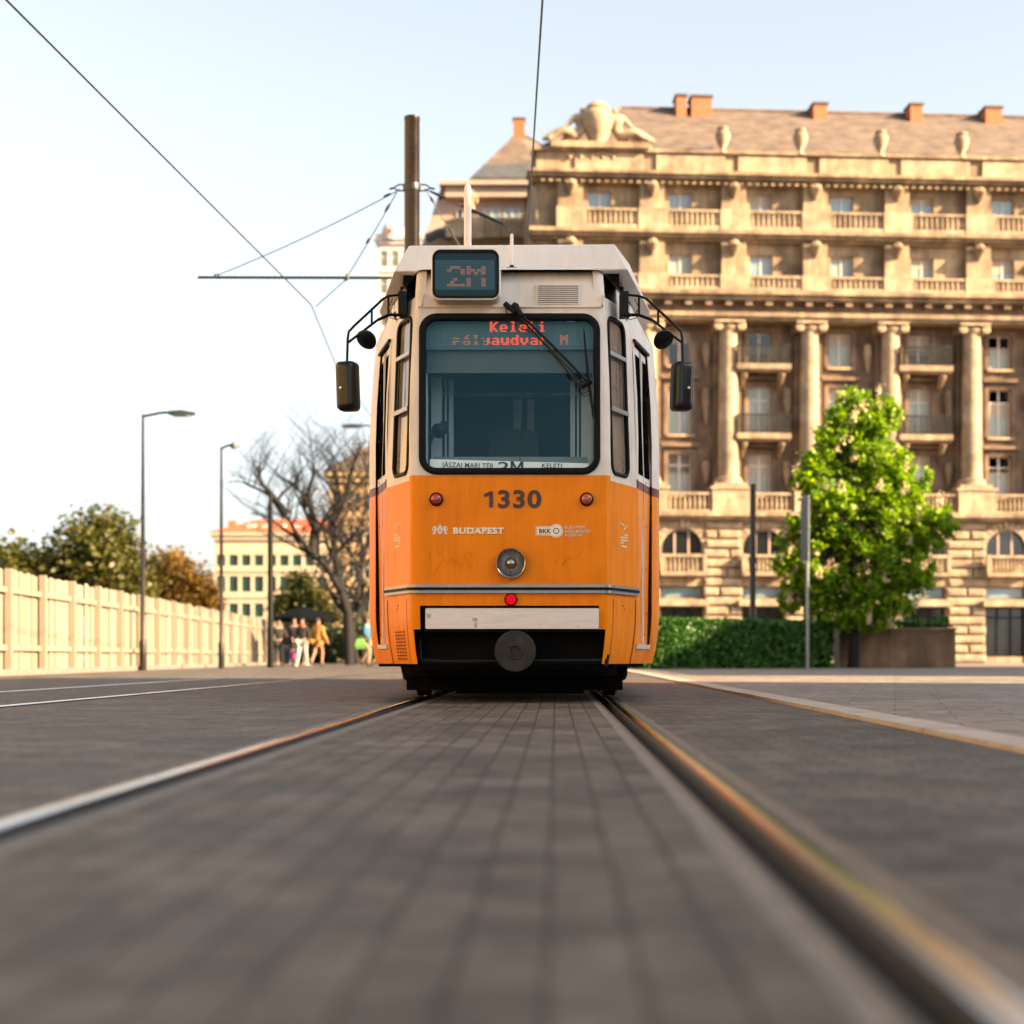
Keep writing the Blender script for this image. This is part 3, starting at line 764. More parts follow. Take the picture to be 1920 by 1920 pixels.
# wiper: two parallel arms, hoses and blade
def WP(px, py, t):
    z = lz(py,11.36); return Vector((lx(px,11.36), inset(z)*.55 - t, z))
wip = MB()
for (a, b) in (((946,566),(966,584)),((962,567),(979,590))):
    wip.tube([WP(a[0],a[1],.05),WP(b[0],b[1],.06)], [.021,.018], 10)
wip.tube([WP(951,571,.02),WP(951,571,.06)], .02, 10); wip.tube([WP(968,571,.02),WP(968,571,.06)], .02, 10)
wiper = wip.build('wiper', M['blackm'], tram)
for pts, r in (([(966,584),(1030,652),(1086,722)],.008),([(979,590),(1040,650),(1100,712)],.0105),([(974,592),(1034,655),(1093,718)],.0045)):
    mb = MB(); mb.tube([WP(x,y,.05) for x,y in pts], r, 6); mb.build('wiper_arm', M['blackm'], wiper)
mb = MB(); mb.tube([WP(1095,614,.030),WP(1098,650,.034),WP(1104,712,.040),WP(1112,770,.034),WP(1122,826,.030)], [.005,.009,.013,.010,.005], 6)
mb.tube([WP(1090,725,.05),WP(1109,714,.05)], .017, 8)
mb.build('wiper_blade', M['rubber'], wiper)
mb = MB()
mb.tube([WP(1087,722,.05),WP(1088,736,.05),WP(1096,743,.05),WP(1105,738,.05),WP(1106,722,.05)], .003, 5)
mb.tube([WP(1084,718,.05),WP(1085,731,.05),WP(1094,738,.05),WP(1104,732,.05)], .003, 5)
mb.tube([WP(948,576,.03),WP(953,600,.03),WP(975,612,.04),WP(1000,622,.05)], .003, 5)
mb.build('washer_hose', M['rubber'], wiper)

# mirrors
def mirror(s):
    D = 11.62; mp_ = lambda px: px if s < 0 else (957*2 - px)
    def Q(px, py, dd=0): 
        p_ = at(px, py, D+dd); return Vector((p_.x - X0, p_.y - TY, p_.z))
    g = (lambda px,py,dd=0: Q(px,py,dd)) if s < 0 else (lambda px,py,dd=0: Q(1926-px+ (5 if px < 720 else 0), py, dd))
    mb = MB(); a = g(748,592); b = g(764,549)
    x0_, x1_ = min(a.x,b.x), max(a.x,b.x)
    mb.box((x0_,a.y-.06,a.z),(x1_,a.y+.12,b.z))
    br = mb.build('mirror_bracket', M['blackm'], tram, smooth=0)
    mb = MB()
    mb.tube([g(757,552),g(728,555),g(719,560),g(664,611),g(654,622),g(652,634),g(650,700)], .0095, 8)
    mb.tube([g(757,591),g(730,590),g(708,600)], .012, 8); mb.tube([g(708,600),g(653,642)], .0095, 8)
    mb.tube([g(728,555),g(728,590)], .0085, 8); mb.tube([g(697,580),g(697,607)], .0085, 8)
    mb.tube([g(738,592),g(728,578),g(736,560)], .003, 5); mb.tube([g(757,588),g(745,600),g(733,596),g(727,588)], .003, 5)
    mb.build('mirror_arm', M['blackm'], br)
    # long mirror head
    x0_, x1_ = sorted((g(631,725).x, g(670,725).x)); c = Vector(((x0_+x1_)/2, g(650,725).y, g(650,724).z))
    hw = (x1_-x0_)/2; hz = (g(650,678).z-g(650,771).z)/2
    def ol_(k): 
        o = rrect(-hw*k, hw*k, -hz*(1-(1-k)*.35), hz*(1-(1-k)*.35), min(.035,hw*k*.8), 6)
        return [(x - s*(-.10)*z*(.35), z) for x, z in o]
    MT = Matrix.Translation(c) @ Matrix.Rotation(R(20*s), 4, 'Z')
    mb = MB()
    mb.rings([[MT @ Vector((x,y,z)) for x,z in ol_(k)] for k,y in ((.98,.06),(1,.045),(1,-.005),(.93,-.035),(.72,-.055),(.3,-.06))], 0, True, True)
    mh = mb.build('mirror', M['mirror'], br, smooth=60)
    mb = MB(); mb.face([MT @ Vector((x*.93,.0605,z*.96)) for x,z in ol_(1)]); mb.build('mirror_glass', M['mglass'], mh, smooth=0)
    mb = MB(); mb.tube([MT @ Vector((s*.018,-.06,-.02)), MT @ Vector((s*.018,-.07,-.02))], .010, 8); mb.build('mirror_bolt', M['steel'], mh)
    # round wide-angle mirror under the arm
    c = g(687,637); t_ = Matrix.Translation(c) @ Matrix.Rotation(R(-s*28),4,'Y') @ Matrix.Rotation(R(-42),4,'X')
    mb = MB()
    prof = [(.0005,.045),(.04,.042),(.066,.026),(.077,.006),(.078,-.004),(.074,-.008),(.0005,-.008)]
    m2 = MB(); m2.lathe(prof, (0,0,0), 'z', 24); mb.add(m2, t_)
    mb.tube([g(687,633), g(677,622)], .012, 8)
    mb.build('round_mirror', M['mirror'], br, smooth=50)
    return br
mirror(-1); mirror(1)

# lights on the front
def lamp(name, px, py, r, lens, rim):
    c = (lx(px,11.42), 0, lz(py,11.42))
    mb = MB(); mb.lathe([(r,.01),(r,-.018),(r*.86,-.026),(r*.80,-.018)], c, 'y', 24)
    o = mb.build(name, rim, tram, smooth=40)
    mb = MB(); mb.lathe([(r*.82,-.014),(r*.76,-.034),(r*.5,-.044),(r*.2,-.047),(.0005,-.047)], c, 'y', 24)
    mb.build('lens', lens, o, smooth=60); 
    return o
lamp('indicator_lamp', 818, 936, .049, M['redlens'], M['blackm']); lamp('indicator_lamp', 1100, 936, .049, M['amber'], M['blackm'])
c = (lx(958,11.42), 0, lz(1056,11.42)); r_ = .113
mb = MB(); mb.lathe([(r_*.97,.01),(r_,-.02),(r_*.98,-.05),(r_*.90,-.066),(r_*.83,-.060),(r_*.80,-.045)], c, 'y', 40, 0, False); hl = mb.build('headlight', M['chrome'], tram, smooth=45)
mb = MB(); mb.lathe([(r_*.82,-.044),(r_*.62,-.018),(r_*.35,.004),(.0005,.012)], c, 'y', 40, 0, False); mb.build('reflector', M['reflector'], hl, smooth=60)
mb = MB(); mb.lathe([(r_*.83,-.056),(r_*.6,-.066),(r_*.3,-.071),(.0005,-.072)], c, 'y', 40, 0, False); mb.build('lens', M['lensglass'], hl, smooth=60)
mb = MB(); mb.lathe([(.022,.01),(.028,-.02),(.024,-.036),(.0005,-.042)], c, 'y', 20); mb.tube([Vector(c)+Vector((0,-.03,-.09)),Vector(c)+Vector((0,-.035,.09))], .002, 5); mb.build('bulb', M['chrome'], hl, smooth=60)
mb = MB()
for k in range(-9,10):
    x = k*.009; hh = math.sqrt(max(0,(r_*.78)**2-x*x))
    mb.tube([Vector(c)+Vector((x,-.058,-hh)),Vector(c)+Vector((x,-.058,hh))], .0012, 4)
mb.build('lens_rib', M['lensglass'], hl, smooth=0)
lm = lamp('marker_lamp', 958, 1124, .046, M['redlit'], M['rubber'])

# trim band round the nose: grey, black, grey
def band(name, z0, z1, t, m, parent):
    mb = MB(); pts = [(-x,y) for x,y in half[:8][::-1]] + half[:8]
    def off(i):
        a = Vector(pts[max(0,i-1)]); b = Vector(pts[min(len(pts)-1,i+1)]); d = (b-a).normalized(); return Vector((d.y,-d.x))
    lo = []; hi = []
    for i,(x,y) in enumerate(pts):
        n_o = off(i); q = Vector((x,y)) + n_o*t; lo.append((q.x,q.y)); hi.append((x+n_o.x*-.002,y+n_o.y*-.002))
    for i in range(len(pts)-1):
        mb.face(((lo[i][0],lo[i][1],z0),(lo[i+1][0],lo[i+1][1],z0),(lo[i+1][0],lo[i+1][1],z1),(lo[i][0],lo[i][1],z1)))
        mb.face(((lo[i][0],lo[i][1],z1),(lo[i+1][0],lo[i+1][1],z1),(hi[i+1][0],hi[i+1][1],z1),(hi[i][0],hi[i][1],z1)))
        mb.face(((lo[i][0],lo[i][1],z0),(lo[i+1][0],lo[i+1][1],z0),(hi[i+1][0],hi[i+1][1],z0),(hi[i][0],hi[i][1],z0)))
    for i in (0,-1): mb.face(((lo[i][0],lo[i][1],z0),(lo[i][0],lo[i][1],z1),(hi[i][0],hi[i][1],z1),(hi[i][0],hi[i][1],z0)))
    return mb.build(name, m, parent, smooth=40)
zb0, zb1 = lz(1112), lz(1096)
tb = band('trim_band', zb0, zb1, .020, M['greytrim'], tram); band('rubber_insert', (zb0+zb1)/2-.010, (zb0+zb1)/2+.010, .026, M['rubber'], tb)
# bumper plate, its dark surround, the void beneath
bz0, bz1 = lz(1179,11.4), lz(1140.5,11.4); bx0_, bx1_ = lx(797.5,11.4), lx(1123,11.4)
mb = MB(); ol = rrect(bx0_,bx1_,bz0,bz1,.008,3); mb.rings([[(x,.03,z) for x,z in ol],[(x,-.030,z) for x,z in ol],[(x*.996,-.036,z) for x,z in ol]],0,True,True)
bpl = mb.build('bumper_plate', M['steel'], tram, smooth=30)
for pp2 in ([(891,1166),(895,1170),(893,1179),(889,1174)],[(884,1160),(893,1158),(897,1164),(889,1166)],[(1083,1173),(1085,1173),(1085,1176),(1083,1176)],[(1012,1171),(1014,1171),(1014,1173),(1012,1173)],[(800,1150),(809,1152),(807,1160),(801,1158)]):
    mb = MB(); mb.face([(lx(a,11.4),-.0375,lz(b,11.4)) for a,b in pp2]); mb.build('scuff', M['scuff'], bpl, smooth=0, normals=False)
mb = MB(); mb.box((bx0_-.014,.006,bz0-.02),(bx1_+.014,.05,bz1+.014)); mb.build('bumper_recess', M['rubber'], tram, smooth=0)
mb = MB()
mb.box((-.70,.16,.24),(.70,1.0,.70)); mb.box((-.62,.06,.50),(.62,.2,.70))
mb.box((-.78,.30,.20),(.78,2.2,.30)); mb.box((-.98,.42,.262),(.98,1.9,.2815))
mb.build('underframe', M['under'], tram, smooth=0)
# coupler head disc, bar and skirt pipe
cc = (lx(966,11.33), -.10, lz(1221,11.33))
mb = MB(); mb.lathe([(.03,.25),(.06,.05),(.145,.02),(.147,-.004),(.142,-.012),(.06,-.012),(.056,-.022),(.040,-.022),(.036,.0),(.0005,.0)], cc, 'y', 36); cp = mb.build('coupler', M['disc'], tram, smooth=35)
mb = MB(); mb.box((cc[0]-.05,-.02,cc[2]-.06),(cc[0]+.05,.5,cc[2]+.06)); mb.build('coupler_bar', M['under'], cp, smooth=0)
mb = MB(); zt = lz(1241,11.5)
mb.tube([(lx(790,11.5),.10,zt+.01),(lx(830,11.5),.08,zt),(lx(1136,11.5),.08,zt+.008)], .024, 10); mb.tube([(lx(1136,11.5),.07,zt-.03),(lx(1140,11.5),.09,zt+.05)], .012, 8)
mb.tube([(lx(785,11.5),.12,zt+.18),(lx(788,11.5),.10,zt+.02)], .016, 8)
mb.build('front_pipe', M['blackm'], tram)
# bogies: frame, guard boxes, wheels
mb = MB()
for s in (-1,1):
    mb.box((min(s*.60,s*.86),1.2,.16),(max(s*.60,s*.86),3.9,.27))
    mb.tube([(s*.84,1.25,.26),(s*.86,1.5,.19),(s*.80,1.6,.13)], [.06,.05,.03], 8)
mb.box((-.83,1.0,.075),(.85,1.3,.19)); mb.box((-.45,1.1,.045),(.55,1.16,.10))
bog = mb.build('bogie', M['under'], tram, smooth=0)
for yy in (2.05, 3.85, 8.0, 9.8):
    for s in (-1,1):
        mb = MB(); mb.lathe([(.02,-.075),(.30,-.075),(.33,-.06),(.33,.01),(.355,.015),(.355,.04),(.2,.05),(.02,.05)], (s*.765,yy,.340), 'x', 28)
        if s > 0: mb.v = [(1.53-x,y,z) for x,y,z in mb.v]
        mb.build('wheel', M['under'], tram, smooth=35)
# perforations in the corner skirt
p0, p1 = half[6], half[7]
mb = MB(); ml = MB()
W = math.hypot(p1[0]-p0[0], p1[1]-p0[1])
for j in range(9):
    for i in range(4):
        a = .30 + i*.115 - j*.004; z = .315 + j*.0245
        def SP(da, dz, t):
            p = (p0[0]+(p1[0]-p0[0])*(a+da), p0[1]+(p1[1]-p0[1])*(a+da)); q = bp_(p, z+dz, -1)
            return q + Vector((-(p1[1]-p0[1])/W*t, -(p1[0]-p0[0])/W*t, 0))
        mb.face([SP(da,dz,.003) for da,dz in ((-.034,-.002),(.034,-.002),(.034,.009),(-.034,.009))])
        ml.face([SP(da,dz,.004) for da,dz in ((-.036,-.008),(.036,-.008),(.036,-.001),(-.036,-.001))])
pf = mb.build('perforation', M['rubber'], tram, smooth=0); ml.build('perforation_lip', M['orange'], pf, smooth=0)
# hatch outlines on the corner skirts
for s in (-1,1):
    mb = MB()
    def SP(a, z, t=.003, s=s):
        p = (p0[0]+(p1[0]-p0[0])*a, p0[1]+(p1[1]-p0[1])*a); q = bp_(p, z, s)
        return q + Vector((s*(p1[1]-p0[1])/W*t, -(p1[0]-p0[0])/W*t, 0))
    for a in (.955,):
        zz = [.2845,.36,.44,.53,.62,.70,.755]
        for za,zb in zip(zz, zz[1:]): mb.face((SP(a-.012,za),SP(a+.012,za),SP(a+.012,zb),SP(a-.012,zb)))
    zz = [.2845,.36,.44,.53,.62,.70,.755]
    for za,zb in zip(zz, zz[1:]): mb.face((SP(.10-.006,za),SP(.10+.006,za),SP(.10+.006,zb),SP(.10-.006,zb)))
    for a,z in ((.45,.70),(.5,.675)): mb.face((SP(a,z),SP(a+.03,z),SP(a+.03,z+.012),SP(a,z+.012)))
    mb.build('panel_gap', M['rubber'], tram, smooth=0)

# lettering
Fy = -.0035
def onfront(px, py, d=11.42): return Matrix.Translation((lx(px,d), Fy, lz(py,d)))
fn = text('fleet_number', '330', .172, M['brown'], tram, onfront(973.5,951), 'CENTER', .0050, 1.02, 1.08, fit=.309)
mb = MB(); mb.face([(lx(a,11.42),Fy-.0016,lz(b,11.42)) for a,b in ((917.2,951),(924.2,951),(924.2,921),(918.5,921),(906.5,926.3),(908.8,931.8),(917.2,928.6))]); mb.build('numeral', M['brown'], fn, smooth=0)
bt = text('city_lettering', 'BUDAPEST', .058, M['wlet'], tram, onfront(849,1000), 'LEFT', .0022, .98, 1.12, fit=.362)
mb = MB()      # slab serifs
for k in range(8):
    x = lx(851.5+k*12.0)
    for pz in (1000, 990.6): mb.box((x-.009,Fy-.0016,lz(pz)-.0015),(x+.012,Fy,lz(pz)+.003))
mb.build('lettering_serif', M['wlet'], bt, smooth=0)
# crest: crowned shield with two rampant supporters
cr = MB(); cx, cz = lx(825), lz(994)
def flat(mb, poly, dy=0): mb.face([(cx+x, Fy-.001-dy, cz+z) for x,z in poly])
k = .001
sh = [(-17,16),(17,16),(17,-8),(12,-20),(0,-30),(-12,-20),(-17,-8)]
for (a,b,c2,d2) in ((-17,-11,16,-16),(11,17,16,-16),(-11,11,16,10),(-11,11,4,-1),(-11,11,-8,-13)):
    flat(cr, [(a*k,d2*k),(b*k,d2*k),(b*k,c2*k),(a*k,c2*k)])
flat(cr, [(-17*k,-16*k),(17*k,-16*k),(10*k,-24*k),(0,-30*k),(-10*k,-24*k)])
flat(cr, [(-14*k,19*k),(14*k,19*k),(17*k,32*k),(8*k,26*k),(0,36*k),(-8*k,26*k),(-17*k,32*k)])
flat(cr, [(-1.5*k,35*k),(1.5*k,35*k),(1.5*k,46*k),(-1.5*k,46*k)]); flat(cr, [(-5*k,40*k),(5*k,40*k),(5*k,43*k),(-5*k,43*k)])
for s in (-1,1):
    def e(x,z,rx,rz,a=0):
        po = [(s*(x+rx*math.cos(t)*math.cos(a)-rz*math.sin(t)*math.sin(a))*k,(z+rx*math.cos(t)*math.sin(a)+rz*math.sin(t)*math.cos(a))*k) for t in [i*math.pi/6 for i in range(12)]]
        flat(cr, po)
    e(32,20,8,6); e(36,4,7,14,.2); e(24,8,8,3,.5); e(25,-4,7,3,.2); e(36,-14,4,9,-.3); e(44,-14,4,9,.3); e(34,-26,8,3); e(50,-25,7,3); e(52,4,3,12,-.3); e(50,18,5,4,.4); e(40,26,5,4,.6)
cr.build('city_crest', M['wlet'], tram, smooth=0, weld=False, normals=False)
# operator mark: key-shaped tag with ring
def poly_ring(mb, cx, cz, r0, r1, y, n=28):
    for i in range(n):
        a, b = 2*math.pi*i/n, 2*math.pi*(i+1)/n
        mb.face(((cx+r0*math.cos(a),y,cz+r0*math.sin(a)),(cx+r1*math.cos(a),y,cz+r1*math.sin(a)),(cx+r1*math.cos(b),y,cz+r1*math.sin(b)),(cx+r0*math.cos(b),y,cz+r0*math.sin(b))))
kx, kz = lx(1043), lz(995.5)
mb = MB()
poly_ring(mb, kx, kz, .0001, .040, Fy-.0004); poly_ring(mb, kx, kz, .043, .049, Fy-.0004)
x0_ = lx(1006.5); mb.face(((x0_,Fy,kz-.026),(kx-.02,Fy,kz-.026),(kx-.02,Fy,kz+.026),(x0_,Fy,kz+.026)))
for z in (-.033,.029): mb.face(((x0_-.008,Fy,kz+z),(kx-.036,Fy,kz+z),(kx-.036,Fy,kz+z+.004),(x0_-.008,Fy,kz+z+.004)))
mb.face(((x0_-.008,Fy,kz-.033),(x0_-.004,Fy,kz-.033),(x0_-.004,Fy,kz+.033),(x0_-.008,Fy,kz+.033)))
km = mb.build('operator_mark', M['wlet'], tram, smooth=0, normals=False)
mb = MB(); poly_ring(mb, kx, kz, .016, .022, Fy-.0012); mb.build('mark_ring', M['brown'], km, smooth=0, normals=False)
text('mark_letters', 'BKK', .042, M['brown'], km, Matrix.Translation((lx(1021.5),Fy-.001,kz-.0145)), 'CENTER', .001, 1.0, 1.12)
for i, t_ in enumerate(('BUDAPESTI','KÖZLEKEDÉSI','KÖZPONT')):
    text('operator_lettering', t_, .026, M['wlet2'], tram, onfront(1059, 991+i*7.3), 'LEFT', .0006, .93, fit=(.140,.180,.128)[i])
# small faded marks on the corner facets
for s in (-1,1):
    mb = MB(); d_ = .5
    def SP(a, z, t=.003, s=s):
        p = (p0[0]+(p1[0]-p0[0])*a, p0[1]+(p1[1]-p0[1])*a); q = bp_(p, z, s)
        return q + Vector((s*(p1[1]-p0[1])/W*t, -(p1[0]-p0[0])/W*t, 0))
    zc = lz(1005,11.65)
    def st(a0,z0,a1,z1,w=.010): mb.face((SP(a0,zc+z0),SP(a1,zc+z1),SP(a1,zc+z1+w),SP(a0,zc+z0+w)))
    for q in range(5): st(.34+.06*q, .088-.004*q, .375+.06*q, .086-.004*q, .013)
    for q in range(3):
        st(.36,-.012-.020*q,.46,-.016-.020*q,.011); st(.46,-.016-.020*q,.53,.012-.020*q,.011); st(.53,.012-.020*q,.64,.008-.020*q,.011)
    st(.44,.0,.50,.055,.012); st(.50,.055,.56,.058,.012); st(.40,-.075,.60,-.078,.012)
    mb.build('faded_mark', M['wlet2'], tram, smooth=0, weld=False, normals=False)

# faint scrawls scratched into the paint, and knocks on the bumper
def ribbon(name, pts, w_, mat, parent):
    mb = MB()
    P2 = [Vector((lx(a,11.42), Fy+.001, lz(b,11.42))) for a,b in pts]
    for a, b in zip(P2, P2[1:]):
        d = (b-a).normalized(); n_o = Vector((-d.z,0,d.x))*w_; mb.face((a-n_o,b-n_o,b+n_o,a+n_o))
    return mb.build(name, mat, parent, smooth=0, normals=False)
for pts in ([(804,1032),(808,1060),(806,1074),(812,1078),(822,1062),(832,1048),(824,1036),(816,1034)],[(838,1056),(846,1044),(850,1058),(856,1046),(860,1060)],[(866,1066),(872,1040),(882,1034),(886,1042),(876,1050),(884,1066)],[(1040,1058),(1052,1040),(1060,1052),(1054,1060),(1070,1042),(1078,1050),(1088,1036)]):
    ribbon('scrawl', pts, .0022, M['ghost'], tram)
# ---- cab interior
def hw(y): return .64 + .27*min(1,(y)/.55) if y < .55 else .91 + .15*min(1,(y-.55)/.65)
def plan(mb, ya, yb, za, zb, m=0):
    ys_ = [ya+(yb-ya)*i/6 for i in range(7)]
    pl = [(hw(y)-.07, y) for y in ys_] + [(-hw(y)+.07, y) for y in ys_[::-1]]
    mb.rings([[(x,y,za) for x,y in pl],[(x,y,zb) for x,y in pl]], m)
Ci = .10
mb = MB(); plan(mb, .12, 1.5, 1.50, 1.56); mb.box((-.62,.10,1.56),(.62,.42,1.645))
dash = mb.build('dashboard', M['cabin'], tram, smooth=0)
mb = MB()
dz = [(.16,1.645),(.22,1.79),(.30,1.80),(.40,1.645)]
mb.rings([[(x,y,z) for y,z in dz] for x in (-.56,-.54,.54,.56)], 0, True, True); mb.build('console', M['cabin'], dash, smooth=30)

mb = MB(); mb.box((-1.04,1.52,.7),(-.52,1.58,2.8)); mb.box((.52,1.52,.7),(1.04,1.58,2.8)); mb.box((-.52,1.54,.7),(.52,1.58,2.9)); 
part = mb.build('cab_partition', M['cabdark'], tram, smooth=0)
mb = MB()
for x0_,x1_ in ((-.62,-.585),(-.565,-.55),(.585,.60),(.615,.655)): mb.box((x0_,1.49,1.6),(x1_,1.52,2.5))
for x0_,x1_ in ((-.015,.055),(.10,.155)): mb.box((x0_,1.50,2.10),(x1_,1.54,2.42))
mb.build('partition_frame', M['cablight'], part, smooth=0)
mb = MB(); mb.box((-.62,1.42,2.43),(.62,1.52,2.455)); mb.build('grab_rail', M['cablight'], part, smooth=0)
mb = MB(); mb.box((-.63,.14,2.40),(.63,.16,2.62)); mb.box((-.64,.13,2.385),(.64,.17,2.405)); mb.build('roller_blind', M['blind'], tram, smooth=0)
mb = MB()
for s in (-1,1):
    x0_, x1_ = sorted((s*.60,s*.66)); mb.box((x0_,.14,1.56),(x1_,.24,2.86))
mb.build('cab_wall_lining', M['cablight'], tram, smooth=0)
for s in (-1,1):
    for xa, xb, yy in ((.44,.475,.62),(.49,.505,.60),(.52,.60,.52)):
        x0_, x1_ = sorted((s*xa,s*xb)); mb = MB(); mb.box((x0_,yy,1.56),(x1_,yy+.03,2.42)); mb.build('cab_side_panel', M['cablight'], tram, smooth=0)
mb = MB(); plan(mb, .2, 1.5, 2.86, 2.90); mb.build('cab_ceiling', M['cabdark'], tram, smooth=0)
mb = MB(); plan(mb, .2, 1.5, .72, .76); mb.build('cab_floor', M['cabdark'], tram, smooth=0)
mb = MB(); mb.tube([(lx(981,11.6),.19,lz(652,11.6)),(lx(980,11.6),.19,lz(740,11.6)),(lx(975,11.6),.19,lz(862,11.6))], .003, 5); mb.build('cab_cable', M['rubber'], tram)
# seat back and driver's microphone, desk ornament
mb = MB(); ol = rrect(-.20,.20,1.45,2.12,.09,5); mb.rings([[(x,1.2,z) for x,z in ol],[(x*.97,1.12,z) for x,z in ol]],0,True,True); mb.build('driver_seat', M['cabdark'], tram, smooth=40)
mb = MB(); 
mb.tube([(lx(797,11.7),.2,lz(838,11.7)),(lx(806,11.7),.25,lz(836,11.7)),(lx(812,11.7),.26,lz(815,11.7)),(lx(830,11.7),.28,lz(805,11.7))], .012, 6)
mb.lathe([(.0005,-.05),(.05,-.03),(.055,.02),(.0005,.05)], (lx(822,11.7),.28,lz(807,11.7)), 'y', 14)
mb.box((lx(826,11.7),.26,lz(812,11.7)),(lx(840,11.7),.33,lz(790,11.7))); mb.build('cab_microphone', M['blackm'], tram, smooth=40)
mb = MB(); mb.lathe([(.012,1.65),(.022,1.68),(.016,1.70),(.024,1.715),(.0005,1.73)], (lx(859,11.6),.15,0), 'z', 10); mb.build('desk_ornament', M['tan'], tram)
# destination display behind the windscreen
ex0, ex1, ez0, ez1 = lx(828,11.52), lx(1086,11.52), lz(649,11.52), lz(600,11.52)
mb = MB(); mb.box((-.63,.10,lz(655,11.52)),(.63,.16,2.80)); disp = mb.build('destination_display', M['ledbase'], tram, smooth=0)
ncol, nrow = 100, 18; pp = (ex1-ex0)/ncol; ph = (ez1-ez0)/nrow
d1, w1 = dots('Keleti', True, 1); d2, w2 = dots('pályaudvar', True, 1); d3, _ = dots('M', True, 1)
lit = {}
for x,z in d1: lit[(35+x, 10+z)] = 1
for x,z in d2:
    b = 1 if 33 <= 8+x <= 76 else 2
    if b == 2 and x < 26 and z == 3: continue
    lit[(8+x, 1+z)] = b
for x,z in d3: lit[(86+x, 1+z)] = 2
o1, o2, of = MB(), MB(), MB()
for i in range(ncol):
    for j in range(nrow):
        b = lit.get((i,j)); x = ex0+(i+.5)*pp; z = ez0+(j+.5)*ph
        e = pp*.40 if b else pp*.26
        (o1 if b == 1 else o2 if b == 2 else of).face(((x-e,.098,z-e),(x+e,.098,z-e),(x+e,.098,z+e),(x-e,.098,z+e)))
o1.build('destination_lights', M['led'], disp, smooth=0, weld=False); o2.build('dim_destination_lights', M['led2'], disp, smooth=0, weld=False); of.build('unlit_dots', M['ledoff'], disp, smooth=0, weld=False)
mb = MB(); mb.face([(lx(a,11.5),.085,lz(b,11.5)) for a,b in ((1063,603),(1078,603),(1078,599),(1063,599))]); mb.build('display_sticker', M['paper'], disp, smooth=0)
# route board along the foot of the windscreen (a little askew)
DB = 11.475
def RB(px, py, t=0): return Vector((lx(px,DB), .045-t, lz(py,DB)))
mb = MB(); mb.rings([[RB(806,861),RB(1104,869),RB(1104,895),RB(806,895)],[RB(806,861,.004),RB(1104,869,.004),RB(1104,895,.004),RB(806,895,.004)]],0,True,True)
board = mb.build('route_board', M['paper'], tram, smooth=0)
def onboard(px, py): return Matrix.Translation(RB(px,py,.0055)) @ Matrix.Rotation(R(1.4),4,'Y')
text('board_lettering', 'JÁSZAI MARI TÉR', .050, M['ink'], board, onboard(877.5,877), 'CENTER', .0005, .98, 1.06, .0005, fit=.372)
text('board_lettering', '2', .098, M['ink'], board, onboard(944,884), 'CENTER', .0012, 1.22, 1.0, .0005, fit=.080)
mb = MB(); BM = onboard(957,884)
for poly in ([(0,0),(.018,0),(.018,.072),(0,.072)],[(.074,0),(.092,0),(.092,.072),(.074,.072)],[(.0,.072),(.020,.072),(.055,.012),(.037,.012)],[(.072,.072),(.092,.072),(.055,.012),(.037,.012)]):
    mb.face([BM @ Vector((x,-.0006,z)) for x,z in poly])
mb.build('board_letter', M['ink'], board, smooth=0, weld=False, normals=False)
text('board_lettering', 'KELETI', .046, M['ink'], board, onboard(1035,877.5), 'CENTER', .0005, .98, 1.08, .0005, fit=.143)
text('board_lettering', 'PÁLYAUDVAR', .046, M['ink'], board, onboard(1028,889.5), 'CENTER', .0005, .98, 1.08, .0005, fit=.275)
# ------------------------------------------------------------------ generic building bits
def wall(mb, u0, u1, z0, z1, yy, holes, dep=.35, m=0, mr=None):
    us = sorted({u0,u1} | {h[0] for h in holes} | {h[1] for h in holes}); zs = sorted({z0,z1} | {h[2] for h in holes} | {h[3] for h in holes})
    for a,b in zip(us,us[1:]):
        for c,d in zip(zs,zs[1:]):
            mu, mz = (a+b)/2, (c+d)/2
            if any(h[0]<mu<h[1] and h[2]<mz<h[3] for h in holes): continue
            mb.face(((a,yy,c),(b,yy,c),(b,yy,d),(a,yy,d)), m)
    mr = m if mr is None else mr
    for a,b,c,d in holes:
        mb.face(((a,yy,c),(a,yy+dep,c),(a,yy+dep,d),(a,yy,d)), mr); mb.face(((b,yy,c),(b,yy,d),(b,yy+dep,d),(b,yy+dep,c)), mr)
        mb.face(((a,yy,c),(b,yy,c),(b,yy+dep,c),(a,yy+dep,c)), mr); mb.face(((a,yy,d),(a,yy+dep,d),(b,yy+dep,d),(b,yy,d)), mr)
def make_window(parent, w, h, kind='pane', transom=None, mull=1, fm=None, sill=None, name='window'):
    """frame with a pane behind it; origin at the middle of its foot, frame front on y=0"""
    t = .07; mb = MB()
    mb.box((-w/2,0,0),(-w/2+t,.08,h)); mb.box((w/2-t,0,0),(w/2,.08,h)); mb.box((-w/2+t,0,h-t),(w/2-t,.08,h)); mb.box((-w/2+t,0,0),(w/2-t,.08,t))
    for i in range(mull):
        x = -w/2 + w*(i+1)/(mull+1); mb.box((x-t*.7,.002,t),(x+t*.7,.075,h-t))
    if transom: mb.box((-w/2+t,.004,h*transom-t*.6),(w/2-t,.07,h*transom+t*.6))
    o = mb.build(name, fm or M['winframe'], parent, smooth=0, weld=False)
    p = MB(); p.face(((-w/2+t*.5,.05,t*.5),(w/2-t*.5,.05,t*.5),(w/2-t*.5,.05,h-t*.5),(-w/2+t*.5,.05,h-t*.5)))
    p.build('pane', M[kind], o, smooth=0)
    if sill:
        s = MB(); s.box((-w/2-.12,-.42,-.14),(w/2+.12,.02,0)); s.build('sill', sill, o, smooth=0)
    return o
def put(o, parent, x, y, z, first=[None]):
    o.parent = parent; o.location = (x, y, z); return o

